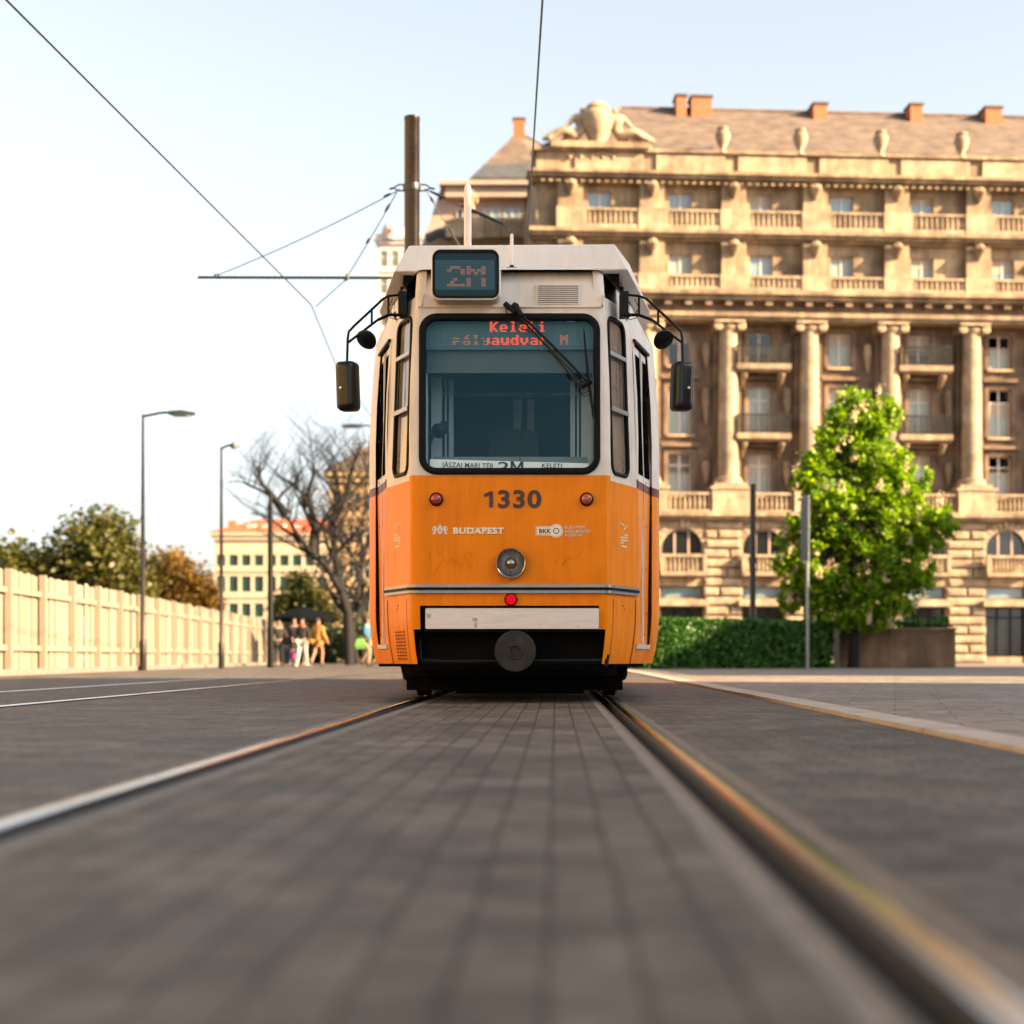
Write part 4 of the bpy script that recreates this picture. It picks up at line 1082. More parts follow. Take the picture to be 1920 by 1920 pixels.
# ------------------------------------------------------------------ skinned figures
def skin(name, J, E, root, mat, parent=None, sub=1):
    keys = list(J); idx = {k: i for i, k in enumerate(keys)}
    me = bpy.data.meshes.new(name); me.from_pydata([J[k][0] for k in keys], [(idx[a], idx[b]) for a, b in E], [])
    o = bpy.data.objects.new(name, me); C.objects.link(o)
    md = o.modifiers.new('skin', 'SKIN'); md.use_smooth_shade = True
    for k in keys:
        r = J[k][1]; r = r if isinstance(r, tuple) else (r, r)
        v = me.skin_vertices[0].data[idx[k]]; v.radius = r; v.use_root = (k == root)
    if sub:
        sm = o.modifiers.new('sub', 'SUBSURF'); sm.levels = sub; sm.render_levels = sub
    dg = bpy.context.evaluated_depsgraph_get()
    m2 = bpy.data.meshes.new_from_object(o.evaluated_get(dg)); bpy.data.objects.remove(o); bpy.data.meshes.remove(me)
    m2.name = name; m2.materials.clear(); m2.materials.append(mat)
    ob = bpy.data.objects.new(name, m2); C.objects.link(ob); ob.parent = parent
    return ob
def skeleton(k=1.0, arms=((-.24,.03,1.16,-.24,-.05,.92),(.24,.03,1.16,.24,-.05,.92)), legs=((-.10,-.02,.50,-.11,.03,.08),(.10,-.02,.50,.11,.03,.08)), lean=0.0, headturn=0.0):
    J = {'pelvis':((0,0,.95),(.15,.11)),'spine':((0,lean*.3,1.14),(.13,.10)),'chest':((0,lean*.7,1.36),(.165,.115)),'neck':((0,lean,1.51),.052),
         'jaw':((headturn*.02,lean-.025,1.585),(.062,.070)),'brow':((0,lean-.010,1.665),(.077,.092)),'crown':((0,lean+.005,1.735),(.055,.068)),'nose':((headturn*.05,lean-.125,1.625),.014)}
    E = [('pelvis','spine'),('spine','chest'),('chest','neck'),('neck','jaw'),('jaw','brow'),('brow','crown'),('brow','nose')]
    for s, a, l in ((-1,arms[0],legs[0]),(1,arms[1],legs[1])):
        q = 'a' if s < 0 else 'b'
        J['sh'+q] = ((s*.175,lean*.8,1.435),.062); J['el'+q] = (a[0:3],.044); J['wr'+q] = (a[3:6],.029)
        d = (Vector(a[3:6])-Vector(a[0:3])).normalized(); palm = Vector(a[3:6])+d*.06; J['pa'+q] = (tuple(palm),(.036,.018))
        E += [('chest','sh'+q),('sh'+q,'el'+q),('el'+q,'wr'+q),('wr'+q,'pa'+q)]
        side = d.cross(Vector((1,0,0))).normalized(); 
        for i, (off, ln) in enumerate(((-.028,.062),(-.010,.075),(.010,.070),(.027,.056))):
            f1 = palm + side*off + d*ln*.55; f2 = palm + side*off*1.05 + d*ln + Vector((-s*.012,0,0))
            J[f'f{q}{i}'] = (tuple(f1),.009); J[f'g{q}{i}'] = (tuple(f2),.007); E += [('pa'+q,f'f{q}{i}'),(f'f{q}{i}',f'g{q}{i}')]
        th = palm - side*.045 + d*.01; J['th'+q] = (tuple(th),.010); E += [('pa'+q,'th'+q)]
        J['hip'+q] = ((s*.095,0,.90),.092); J['kn'+q] = (l[0:3],.060); J['an'+q] = (l[3:6],.042); J['toe'+q] = ((l[3],l[4]-.15,max(.035,l[5]-.045)),.034)
        E += [('pelvis','hip'+q),('hip'+q,'kn'+q),('kn'+q,'an'+q),('an'+q,'toe'+q)]
    J = {a: (tuple(c*k for c in p), (r[0]*k, r[1]*k) if isinstance(r, tuple) else r*k) for a, (p, r) in J.items()}
    return J, E
def person(label, loc, rz, top, bottom, k=1.0, group='people on the far pavement', hood=None, coat=0.0, bare=False, shoes='blackc', hair='hair', **pose):
    t = thing('person', label, 'person', loc, rz, group)
    J, E = skeleton(k, **pose)
    skin('body', J, E, 'pelvis', M['skin'], t)
    grow = lambda keys, f: {a: (J[a][0], tuple(x*f+.012 for x in (J[a][1] if isinstance(J[a][1], tuple) else (J[a][1],)*2))) for a in keys}
    up = ['pelvis','spine','chest','sha','shb','ela','elb','wra','wrb']
    Ju = grow(up, 1.12); Eu = [e for e in E if e[0] in up and e[1] in up]
    if coat:
        Ju['hem'] = ((J['pelvis'][0][0], J['pelvis'][0][1], J['pelvis'][0][2]-coat*k), (.21*k,.16*k)); Eu.append(('pelvis','hem'))
    skin('jacket', Ju, Eu, 'chest', M[top], t)
    if not bare:
        lo = ['pelvis','hipa','hipb','kna','knb','ana','anb']; Jl = grow(lo, 1.18); skin('trousers', Jl, [e for e in E if e[0] in lo and e[1] in lo], 'pelvis', M[bottom], t)
    else:
        lo = ['pelvis','hipa','hipb']; Jl = grow(lo, 1.25); skin('shorts', Jl, [e for e in E if e[0] in lo and e[1] in lo], 'pelvis', M[bottom], t)
    for q in 'ab':
        a, b = Vector(J['an'+q][0]), Vector(J['toe'+q][0]); a = Vector((a.x, a.y+.03*k, b.z))
        mb = MB(); mb.tube([a+Vector((0,.02*k,.0)), a+(b-a)*.4, b, b+Vector((0,-.03*k,0))], [.034*k,.046*k,.043*k,.02*k], 10); mb.build('shoe', M[shoes], t, smooth=60)
    c = Vector(J['brow'][0]); mb = MB()
    rings = []
    for i in range(7):
        ph = math.pi*.5*(i/6); rings.append([c + Vector((.088*k*math.cos(ph)*math.cos(a), .018*k + (.104 if math.sin(a) > 0 else .088)*k*math.cos(ph)*math.sin(a), .012*k - (.10*k*max(0,math.sin(a)) if i == 0 else 0) + .108*k*math.sin(ph))) for a in [j*math.pi/8 for j in range(16)]])
    mb.rings(rings, 0, True, True); mb.build('hair', M[hair], t, smooth=70)
    mb = MB()
    for s in (-1,1): mb.lathe([(.0005,-.008*k),(.009*k,-.005*k),(.010*k,0),(.0005,.003*k)], c+Vector((s*.032*k,-.090*k,-.018*k)), 'y', 8)
    mb.build('eyes', M['blackc'], t)
    if hood:
        mb = MB(); cc = Vector(J['neck'][0]); mb.lathe([(.09*k,-.07*k),(.105*k,-.02*k),(.085*k,.04*k),(.06*k,.05*k)], cc, 'z', 14); mb.build('scarf', M[hood], t, smooth=60)
    return t

# ------------------------------------------------------------------ the stone apartment building
TH = R(4.0); BX, BY = at(1005, 0, 85).x, 85.0
bld = thing('apartment_building', 'large ochre stone block with giant columns, stacked attic storeys and brick chimneys', 'building', (BX,BY,0), TH)
def U(px, y=0.0):
    a = (px-VX)/FP; c_, s_ = math.cos(TH), math.sin(TH)
    return (a*(BY + y*c_) - BX + y*s_) / (c_ - a*s_)
def Z(py, d=86.2): return H + (VY-py)/FP*d
UL, UR = U(1004), U(2030)
bays = [U(1122+150*k) for k in range(6)]
cols = [U(1056+151*k) for k in range(7)]
REC = .0      # recessed wall of the column storeys
st, ssty = [M['stone'], M['stonel'], M['stoned'], M['rust']], None
def zone(name, mb, mi, parent=bld): return mb.build(name, mi, parent, smooth=0)
rows_att = [(Z(415), Z(376), -.75), (Z(533), Z(489), -.75)]
w_att = 1.25
# attic walls
mb = MB()
wall(mb, UL, UR, Z(468), Z(345), -.75, [(b-w_att/2,b+w_att/2,Z(416),Z(376)) for b in bays], .4)
wall(mb, UL, UR, Z(585), Z(468), -.75, [(b-w_att/2,b+w_att/2,Z(534),Z(489)) for b in bays], .4)
wall(mb, UL, UR, Z(345), Z(303), -1.0, [])
zone('attic_wall', mb, M['stone'])
# side return of the block
mb = MB(); mb.box((UL,-.74,Z(612)),(UL+.02,14,Z(303))); mb.box((UR-.02,-.74,-.1),(UR,14,Z(303))); mb.box((UL,.0,-.1),(UL+.02,14,Z(612))); mb.box((UL,13.9,-.1),(UR,14,Z(303)))
zone('side_wall', mb, M['stone'])
# recessed middle storeys
rows_mid = [(Z(690),Z(626)),(Z(818),Z(727)),(Z(930),Z(853))]
w_mid = 1.27
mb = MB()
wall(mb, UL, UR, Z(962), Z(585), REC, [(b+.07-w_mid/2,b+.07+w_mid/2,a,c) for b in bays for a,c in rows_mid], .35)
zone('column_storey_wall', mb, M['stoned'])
# string courses, entablature, cornices
def course(mb, py0, py1, y0, u0=None, u1=None, dent=0):
    mb.box(((UL if u0 is None else u0)-.0, y0, Z(py1)), ((UR if u1 is None else u1), 0, Z(py0)))
def cornice(name, parts, mat):
    mb = MB()
    for py0, py1, y in parts: mb.box((UL-(-y-.75)*.5, y, Z(py1)+.004), (UR, .0, Z(py0)-.004))
    return zone(name, mb, mat)
cornice('parapet_coping', [(301,307,-1.25)], M['stone'])
cornice('upper_cornice', [(450,457,-1.6),(457,463,-1.4),(463,468,-1.1)], M['stone'])
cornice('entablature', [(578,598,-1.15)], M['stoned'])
cornice('architrave', [(598,606,-1.35),(606,612,-1.2)], M['stone'])
mb = MB()
for py0, py1, y in [(345,351,-1.75),(351,357,-1.55),(357,362,-1.15)]: mb.box((UL-(-y-.75)*.5, y, Z(py1)+.004), (UR, .0, Z(py0)-.004))
n = int((UR-UL)/.42)
for i in range(n):
    u = UL+.2+i*.42; mb.box((u,-1.45,Z(366)),(u+.2,-1.16,Z(361)))
zone('top_cornice', mb, M['stone'])
mb = MB()
for py0, py1, y in [(562,570,-1.95),(570,578,-1.7)]: mb.box((UL-(-y-.75)*.5, y, Z(py1)+.004), (UR, .0, Z(py0)-.004))
for i in range(int((UR-UL)/1.07)):
    u = UL+.3+i*1.07; mb.box((u,-1.6,Z(587)),(u+.35,-1.16,Z(578)))
zone('lower_cornice', mb, M['stone'])
# parapet panels, pilasters
mb = MB()
for a, b in zip(cols, cols[1:]):
    mb.box((a+.55,-1.13,Z(342)),(b-.15,-1.0,Z(309)))
zone('parapet_panel', mb, M['stonel'])
for k, c_ in enumerate(cols):
    for (p0, p1) in ((363,412),(469,531)):
        mb = MB()
        mb.box((c_-.35,-1.22,Z(p1)),(c_+.95,-.75,Z(p0)))
        # scrolled console under the cornice, hanging garland
        mb.tube([(c_+.3,-1.25,Z(p0+4)),(c_+.3,-1.42,Z(p0+9)),(c_+.3,-1.3,Z(p0+17)),(c_+.3,-1.24,Z(p0+25))], [.30,.34,.22,.10], 8)
        mb.build('pilaster', M['stone'], bld, smooth=40)
# balustrades of the attic storeys: solid pedestals and turned balusters
def baluster_run(mb, u0, u1, z0, z1, y, step=.27, r=.075):
    n = max(1, int((u1-u0)/step))
    for i in range(n):
        u = u0 + (i+.5)*(u1-u0)/n; h = z1-z0
        mb.lathe([(r*.7,z0),(r*.7,z0+h*.1),(r*1.15,z0+h*.35),(r*.6,z0+h*.75),(r*.8,z0+h*.9),(r*.8,z1)], (u,y,0), 'z', 6)
for p0, p1 in ((412,450),(531,562)):
    for a, b in zip(cols, cols[1:]):
        mb = MB()
        mb.box((a-.45,-1.42,Z(p1)),(a+1.15,-1.15,Z(p0)+.04))
        mb.box((a+1.15,-1.38,Z(p0+4)),(b-.45,-1.18,Z(p0)))
        mb.box((a+1.15,-1.38,Z(p1)),(b-.45,-1.18,Z(p1-9)))
        baluster_run(mb, a+1.15, b-.45, Z(p1-9), Z(p0+4), -1.28); mb.box((a+1.15,-1.235,Z(p1-9)),(b-.45,-1.20,Z(p0+4)))
        mb.build('balustrade', M['stonel'], bld, smooth=40)
# windows
protos = {}
rw = random.Random(11)
def win_at(kind, w, h, u, y, z, **kw):
    key = (kind, round(w,2), round(h,2), str(kw))
    if key not in protos: protos[key] = make_window(bld, w, h, kind, **kw); o = protos[key]
    else: o = copy_tree(protos[key])
    o.parent = bld; o.location = (u, y, z)
    if rw.random() < .35:
        f = rw.uniform(.25,.6); m2 = MB(); m2.box((-w/2+.08,.03,h*(1-f)),(w/2-.08,.045,h-.07)); m2.build('blind', M['blindc'], o, smooth=0)
    return o
for (z0,z1,y) in rows_att:
    for b in bays: win_at(rw.choice(['pane','pane','curtain']), w_att, z1-z0, b, y+.22, z0)
kinds = {0:['paned','curtain','curtain'],1:['paned','curtain','curtain'],2:['paned','curtain','curtain'],3:['curtain','curtain','pane'],4:['paned','curtain','pane'],5:['curtain','curtain','curtain']}
for k, b in enumerate(bays):
    for r_, (z0,z1) in enumerate(rows_mid):
        win_at(kinds[k][r_], w_mid, z1-z0, b+.07, REC+.2, z0, transom=.72 if r_ else None, sill=M['stone'] if (k % 2 or r_ == 2) else None)
        # moulded surround
        mb = MB(); u = b+.07; e = .22
        mb.box((u-w_mid/2-e,-.10,z0),(u-w_mid/2,.0,z1+e)); mb.box((u+w_mid/2,-.10,z0),(u+w_mid/2+e,.0,z1+e)); mb.box((u-w_mid/2,-.10,z1),(u+w_mid/2,.0,z1+e))
        if r_: mb.box((u-w_mid/2-.4,-.34,z1+e+.12),(u+w_mid/2+.4,.0,z1+e+.3))
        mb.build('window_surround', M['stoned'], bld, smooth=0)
# open leaf of the upper balcony door
# balconies
for k in (0,2,4):
    for z0 in (rows_mid[0][0]-.02, rows_mid[1][0]-.02):
        u = bays[k]+.07; mb = MB()
        mb.box((u-1.45,-1.25,z0-.30),(u+1.45,-.0,z0-.02)); mb.box((u-1.38,-1.15,z0-.40),(u+1.38,-.0,z0-.30))
        o = mb.build('balcony', M['stone'], bld, smooth=0)
        for s in (-1,1):
          mb = MB(); mb.tube([(u+s*1.0,-.05,z0-1.2),(u+s*1.0,-.35,z0-.95),(u+s*1.0,-.85,z0-.55),(u+s*1.0,-.95,z0-.42)], [.10,.15,.2,.2], 8)
          mb.build('bracket', M['stone'], o, smooth=50)
        mb = MB()
        for x0_,y0_,x1_,y1_ in ((u-1.4,-1.2,u+1.4,-1.2),(u-1.4,-1.2,u-1.4,-.05),(u+1.4,-1.2,u+1.4,-.05)):
            mb.tube([(x0_,y0_,z0+.95),(x1_,y1_,z0+.95)], .05, 5); mb.tube([(x0_,y0_,z0+.1),(x1_,y1_,z0+.1)], .02, 5); mb.tube([(x0_,y0_,z0+.72),(x1_,y1_,z0+.72)], .015, 5)
            n = int(math.hypot(x1_-x0_,y1_-y0_)/.125)
            for i in range(n+1):
                t = i/n; x, y = x0_+(x1_-x0_)*t, y0_+(y1_-y0_)*t; mb.tube([(x,y,z0),(x,y,z0+.95)], .028, 4)
        mb.build('railing', M['iron'], o, smooth=0, weld=False)
# giant columns on pedestals, with volute capitals
def make_column():
    zb_, zt_ = Z(912), Z(628)
    mb = MB(); n = 24; rings = []
    for i in range(13):
        t = i/12; z = zb_+(zt_-zb_)*t; r = .56-.10*t**1.6
        rings.append([(r*(1-.035*(j%2))*math.cos(2*math.pi*j/n), r*(1-.035*(j%2))*math.sin(2*math.pi*j/n), z) for j in range(n)])
    mb.rings(rings, 0)
    mb.lathe([(.80,zb_-.02),(.80,zb_+.1),(.70,zb_+.2),(.72,zb_+.3),(.58,zb_+.36)], (0,0,0), 'z', 20)
    o = mb.build('column', M['stonel'], bld, smooth=50)
    mb = MB(); z = zt_
    mb.lathe([(.47,z-.05),(.60,z+.10),(.62,z+.2),(.55,z+.26)], (0,0,0), 'z', 16)
    for s in (-1,1):
        mb.lathe([(.0005,-.62),(.20,-.60),(.26,-.52),(.20,-.45),(.18,.45),(.26,.52),(.20,.60),(.0005,.62)], (s*.62,0,z+.16), 'y', 12)
    mb.box((-.82,-.70,z+.34),(.82,.70,Z(612)-.005)); mb.build('capital', M['stonel'], o, smooth=45)
    mb = MB()
    za = Z(966); mb.box((-.98,-.92,za),(.98,.7,zb_-.35)); mb.box((-1.08,-1.0,zb_-.35),(1.08,.75,zb_-.22)); mb.box((-.86,-.82,zb_-.22),(.86,.6,zb_-.02)); mb.build('pedestal', M['stonel'], o, smooth=0)
    return o
for k, c_ in enumerate(cols):
    if k == 0: continue
    u = c_+.10
    o = make_column() if k == 1 else copy_tree(col0)
    if k == 1: col0 = o
    o.parent = bld; o.location = (u,-.62,0)
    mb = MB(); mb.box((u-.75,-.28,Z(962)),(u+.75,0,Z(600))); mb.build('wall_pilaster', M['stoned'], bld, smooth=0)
# corner pilaster
mb = MB(); mb.box((UL-.02,-1.1,Z(962)),(UL+1.6,0,Z(612))); mb.build('corner_pier', M['stone'], bld, smooth=0)
# hanging drops between column and window
for c_ in cols[1:]:
    for pa, pb in ((648,700),(732,800),(868,912)):
        mb = MB(); mb.tube([(c_-1.02,-.12,Z(pa)),(c_-1.02,-.16,Z((pa*2+pb)/3)),(c_-1.02,-.12,Z(pb))], [.20,.24,.05], 8)
        mb.build('carved_drop', M['stone'], bld, smooth=50)
# terrace balustrade over the rusticated base
zt0, zt1 = Z(966), Z(930)
for a, b in zip([UL]+[c_+1.1 for c_ in cols[1:]], [c_-.9 for c_ in cols[1:]]+[UR]):
    if b-a < .5: continue
    mb = MB(); mb.box((a,-1.45,zt1-.12),(b,-1.2,zt1)); mb.box((a,-1.45,zt0),(b,-1.2,zt0+.12)); baluster_run(mb, a, b, zt0+.12, zt1-.12, -1.32, .24)
    mb.build('terrace_balustrade', M['stonel'], bld, smooth=40)
mb = MB(); mb.box((UL-.2,-1.7,Z(974)),(UR,0,zt0)); mb.box((UL-.1,-1.5,Z(980)),(UR,0,Z(974))); zone('terrace_cornice', mb, M['stone'])
# rusticated base with arched windows and shop fronts
ZB0, ZB1 = -.1, Z(980)
aw = 2.15; 
for k, b in enumerate(bays):
    mb = MB(); u0, u1 = b-1.28, b+1.35; uc = (u0+u1)/2
    P = lambda u, v, u0=u0: Vector((u0+u, -1.05, Z(1083)+v))
    W_, H_ = u1-u0, ZB1-Z(1083)
    panel_hole(mb, P, W_, H_, (W_/2-aw/2, W_/2+aw/2, .28, Z(997)-Z(1083)), aw*.47, 0, 8)
    # the shop storey beneath
    wall(mb, u0, u1, ZB0, Z(1083), -1.05, [(uc-1.12,uc+1.12,.35,Z(1140)),(uc-1.12,uc+1.12,Z(1124),Z(1101))], .5)
    mb.build('arcade_wall', M['stone'], bld, smooth=0)
    zz = Z(1046)
    mb = MB(); r_ = aw*.5
    for i in range(13):      # voussoirs
        a0, a1 = math.pi*i/13+.02, math.pi*(i+1)/13-.02; zc = Z(997)-aw*.47
        rr0, rr1 = aw*.5+.02, aw*.5+.42
        q = [(uc+rr0*math.cos(a0),zc+rr0*math.sin(a0)),(uc+rr1*math.cos(a0),zc+rr1*math.sin(a0)),(uc+rr1*math.cos(a1),zc+rr1*math.sin(a1)),(uc+rr0*math.cos(a1),zc+rr0*math.sin(a1))]
        if i == 6: q = [(x,z+(.12 if j in (1,2) else 0)) for j,(x,z) in enumerate(q)]
        mb.prism(q, -1.19 if i == 6 else -1.13, -1.05)
    mb.build('arch_voussoirs', M['rust'], bld, smooth=0)
    win = make_window(bld, aw+.1, Z(997)-Z(1046), 'paned', None, 2, M['plasterp'], name='arched_window'); win.location = (uc,-.92,Z(1046))
    mb = MB(); mb.box((uc-1.2,-1.75,Z(1083)),(uc+1.2,-1.05,Z(1076))); mb.box((uc-1.2,-1.7,Z(1049)),(uc+1.2,-1.45,Z(1044)))
    baluster_run(mb, uc-1.05, uc+1.05, Z(1076), Z(1049), -1.58, .21, .07)
    for s in (-1,1): mb.box((uc+s*1.13-.1,-1.72,Z(1076)),(uc+s*1.13+.1,-1.43,Z(1043)))
    mb.build('window_balustrade', M['stonel'], bld, smooth=40)
    win = make_window(bld, 2.24, Z(1101)-Z(1124), 'pane', None, 0, M['stoned'], name='shop_fanlight'); win.location = (uc,-.75,Z(1124))
    win = make_window(bld, 2.24, Z(1140)-.35, 'paned', .8, 2, M['blackm'], name='shop_window'); win.location = (uc,-.72,.35)
    mb = MB(); mb.box((uc-1.35,-1.55,Z(1138)),(uc+1.35,-1.05,Z(1127))); mb.build('shop_lintel', M['stonel'], bld, smooth=0)
# rusticated piers of rough courses
rp = random.Random(4)
edges = [(UL, bays[0]-1.28)] + [(a+1.35, b-1.28) for a,b in zip(bays, bays[1:])] + [(bays[-1]+1.35, UR)]
for a, b in edges:
    mb = MB(); mb.box((a,-1.0,ZB0),(b,-.2,ZB1))
    z = 0; nC = 15; hC = ZB1/nC
    for i in range(nC):
        cuts = [a-.12+rp.uniform(-.12,.02)] + ([ (a+b)/2+rp.uniform(-.35,.35)] if i % 2 else []) + [b+.12+rp.uniform(-.02,.12)]
        for q0, q1 in zip(cuts, cuts[1:]):
            y1 = -1.05-rp.uniform(.12,.26); g = .05; c2 = .10
            r0 = [(q0+g,-1.02,z+g),(q1-g,-1.02,z+g),(q1-g,-1.02,z+hC-g),(q0+g,-1.02,z+hC-g)]
            r1 = [(q0+g,y1+.06,z+g),(q1-g,y1+.06,z+g),(q1-g,y1+.06,z+hC-g),(q0+g,y1+.06,z+hC-g)]
            r2 = [(q0+g+c2,y1,z+g+c2),(q1-g-c2,y1,z+g+c2),(q1-g-c2,y1,z+hC-g-c2),(q0+g+c2,y1,z+hC-g-c2)]
            mb.rings([r0,r1,r2], 0)
        z += hC
    mb.build('rusticated_pier', M['rust'], bld, smooth=0)
# roof
ze = Z(306); yr = 7.0; zr = Z(212, BY+yr+1.2)
ur0 = U(1163, yr); e0 = UL-.1
mb = MB()
mb.face(((e0,-.9,ze),(UR,-.9,ze),(UR,yr,zr),(ur0,yr,zr))); mb.face(((e0,-.9,ze),(ur0,yr,zr),(e0,14,ze))); mb.face(((UR,14,ze),(e0,14,ze),(ur0,yr,zr),(UR,yr,zr))); mb.face(((UR,-.9,ze),(UR,14,ze),(UR,yr,zr)))
rf = mb.build('roof', M['roof'], bld, smooth=0)
mb = MB(); mb.tube([(ur0,yr,zr),(UR,yr,zr)], .13, 6); mb.tube([(e0,-.9,ze),(ur0,yr,zr)], .12, 6); mb.build('ridge_tiles', M['roof'], rf, smooth=50)
for p0, p1, top in ((1265,1283,184),(1293,1330,185),(1520,1545,193),(1700,1722,190),(1840,1870,192)):
    u0, u1 = U(p0,yr-.5), U(p1,yr-.5); zt_ = Z(top, BY+yr); mb = MB()
    mb.box((u0,yr-1.3,zr-1.2),(u1,yr-.1,zt_-.12)); ch = mb.build('chimney', M['brick'], rf, smooth=0)
    mb = MB(); mb.box((u0-.08,yr-1.38,zt_-.12),(u1+.08,yr-.02,zt_)); mb.build('chimney_cap', M['cap'], ch, smooth=0)
mb = MB(); ub = U(1320); mb.box((ub-.35,-.55,ze),(ub+.4,.5,ze+.55)); mb.build('roof_hatch', M['winframe'], rf, smooth=0)
# urns on the parapet
urn = None
for p in (1349, 1493, 1642, 1792):
    u = U(p)
    if urn is None:
        mb = MB(); mb.lathe([(.34,0),(.34,.1),(.16,.2),(.14,.32),(.30,.6),(.40,.95),(.36,1.15),(.24,1.25),(.30,1.32),(.30,1.40),(.1,1.45)], (0,0,0), 'z', 16); urn = o = mb.build('urn', M['stonel'], bld, smooth=50)
    else: o = copy_tree(urn)
    o.parent = bld; o.location = (u,-.95,ze+.02)
# reclining figures either side of a great vase, above the corner
mb = MB(); a, b = U(1030), U(1212); mb.box((a,-1.5,Z(303)),(b,-.4,Z(292))); grp = mb.build('sculpture_group', M['stone'], bld, smooth=0)
uc = U(1117); zz = Z(292)
mb = MB(); mb.lathe([(.42,0),(.46,.15),(.62,.5),(.82,1.05),(.86,1.45),(.70,1.72),(.56,1.80),(.64,1.86),(.55,2.02),(.32,2.18),(.05,2.25)], (uc,-.95,zz), 'z', 20); mb.build('vase', M['stonel'], grp, smooth=50)
def recline(s, uo):
    J = {'pelvis':((0,0,.45),(.42,.38)),'spine':((s*-.10,0,.85),(.30,.26)),'chest':((s*-.12,0,1.25),(.48,.36)),'neck':((s*-.10,0,1.60),.12),'jaw':((s*-.06,-.05,1.74),.16),'crown':((s*-.06,0,1.95),.15),
         'sha':((-.38,0,1.38),.20),'ela':((-.55 if s > 0 else -.75,-.1,.95),.11),'wra':((-.55 if s > 0 else -1.05,-.25,.60),.085),'pa':((-.52 if s > 0 else -1.15,-.3,.45),.08),
         'shb':((.38,0,1.38),.20),'elb':((.75 if s > 0 else .55,-.1,.95),.11),'wrb':((1.05 if s > 0 else .55,-.25,.72),.085),'pb':((1.18 if s > 0 else .52,-.3,.66),.08),
         'ha':((s*.25,-.15,.42),.30),'ka':((s*.95,-.35,.62),.25),'aa':((s*1.55,-.3,.22),.18),'ta':((s*1.8,-.45,.14),.09),
         'hb':((s*.25,.15,.42),.30),'kb':((s*1.0,.1,.78),.26),'ab':((s*1.75,.1,.35),.20),'tb':((s*2.05,0,.2),.09)}
    E = [('pelvis','spine'),('spine','chest'),('chest','neck'),('neck','jaw'),('jaw','crown'),('chest','sha'),('sha','ela'),('ela','wra'),('wra','pa'),('chest','shb'),('shb','elb'),('elb','wrb'),('wrb','pb'),
         ('pelvis','ha'),('ha','ka'),('ka','aa'),('aa','ta'),('pelvis','hb'),('hb','kb'),('kb','ab'),('ab','tb')]
    o = skin('reclining_figure', J, E, 'pelvis', M['stonel'], grp); o.location = (uo,-.9,zz); return o
recline(-1, U(1087)); recline(1, U(1152))
mb = MB(); mb.tube([(U(1172),-.9,zz+.35),(U(1190),-.8,zz+.3),(U(1214),-.7,zz-.15),(U(1222),-.6,zz-.4)], [.4,.34,.2,.1], 8); mb.build('drapery', M['stonel'], grp, smooth=60); mb = MB(); mb.tube([(U(1075),-.9,zz+.25),(U(1058),-.8,zz+.2),(U(1048),-.7,zz+.1)], [.35,.28,.1], 8); mb.build('drapery', M['stonel'], grp, smooth=60)
mb = MB()
for i in range(5): mb.tube([(U(1060+20*i),-1.02,Z(312)),(U(1066+20*i),-1.1,Z(318)),(U(1072+20*i),-1.02,Z(312))], .12, 6)
mb.build('garland', M['stone'], bld, smooth=50)

# ------------------------------------------------------------------ set-back corner house with mansard roof
DW = 98.0
wg = thing('corner_house', 'set-back terraced house with steep mansard side and dark glazed roof band', 'building', (at(790,0,DW).x, DW, 0))
def W_(px, py, dy=0): p = at(px, py, DW+dy); return Vector((p.x-wg.location.x, dy, p.z))
xr = W_(1048,0).x; zc_ = W_(0,457).z
mb = MB(); mb.box((0,.3,-.1),(xr,14,zc_)); mb.build('lower_wall', M['plasterp'], wg, smooth=0)
ztop_ = W_(0,345).z; xl = W_(828,0).x
mb = MB()
wall_z = [zc_, W_(0,412).z, W_(0,396).z, W_(0,372).z, ztop_]
mb.face(((0,.3,zc_),(0,14,zc_),(xl,14,ztop_),(xl,.3,ztop_))); mb.face(((0,.3,zc_),(xr,.3,zc_),(xr,.3,wall_z[3]),(xl*.78,.3,wall_z[3]))) 
mb.box((xl,.31,zc_),(xr,14,ztop_)); mb.box((xl+.25,-.4,W_(0,372).z),(xr,.3,ztop_-.25)); mb.box((xl-.1,-.7,ztop_-.22),(xr,14,ztop_+.02))
mb.build('mansard_storey', M['plasterp'], wg, smooth=0)
for p0, p1, kind in ((856,880,'paned'),(905,938,'pane'),(944,975,'pane'),(980,1000,'pane')):
    a, b = W_(p0,412), W_(p1,396); win = make_window(wg, b.x-a.x, 1.25, kind, None, 1); win.location = ((a.x+b.x)/2, .20, a.z-.5)
mb = MB(); a, b = W_(836,421), W_(1010,418)
mb.box((a.x,-1.4,a.z-.15),(b.x,.3,a.z+.05)); mb.box((a.x+.1,-1.35,a.z-1.1),(b.x,-1.2,a.z-.15)); mb.box((a.x+1.3,-1.5,a.z-1.2),(a.x+2.4,-1.2,a.z+.1)); baluster_run(mb, a.x+2.5, b.x, a.z-1.1, a.z-.15, -1.42, .3)
mb.build('roof_terrace', M['stonel'], wg, smooth=40)
mb = MB(); a = W_(800,452); mb.tube([(a.x,-.5,a.z),(a.x+.8,-.6,a.z+.35),(a.x+1.6,-.5,a.z+.1)], .3, 6); mb.build('dormer_hood', M['roofgrey'], wg, smooth=40)
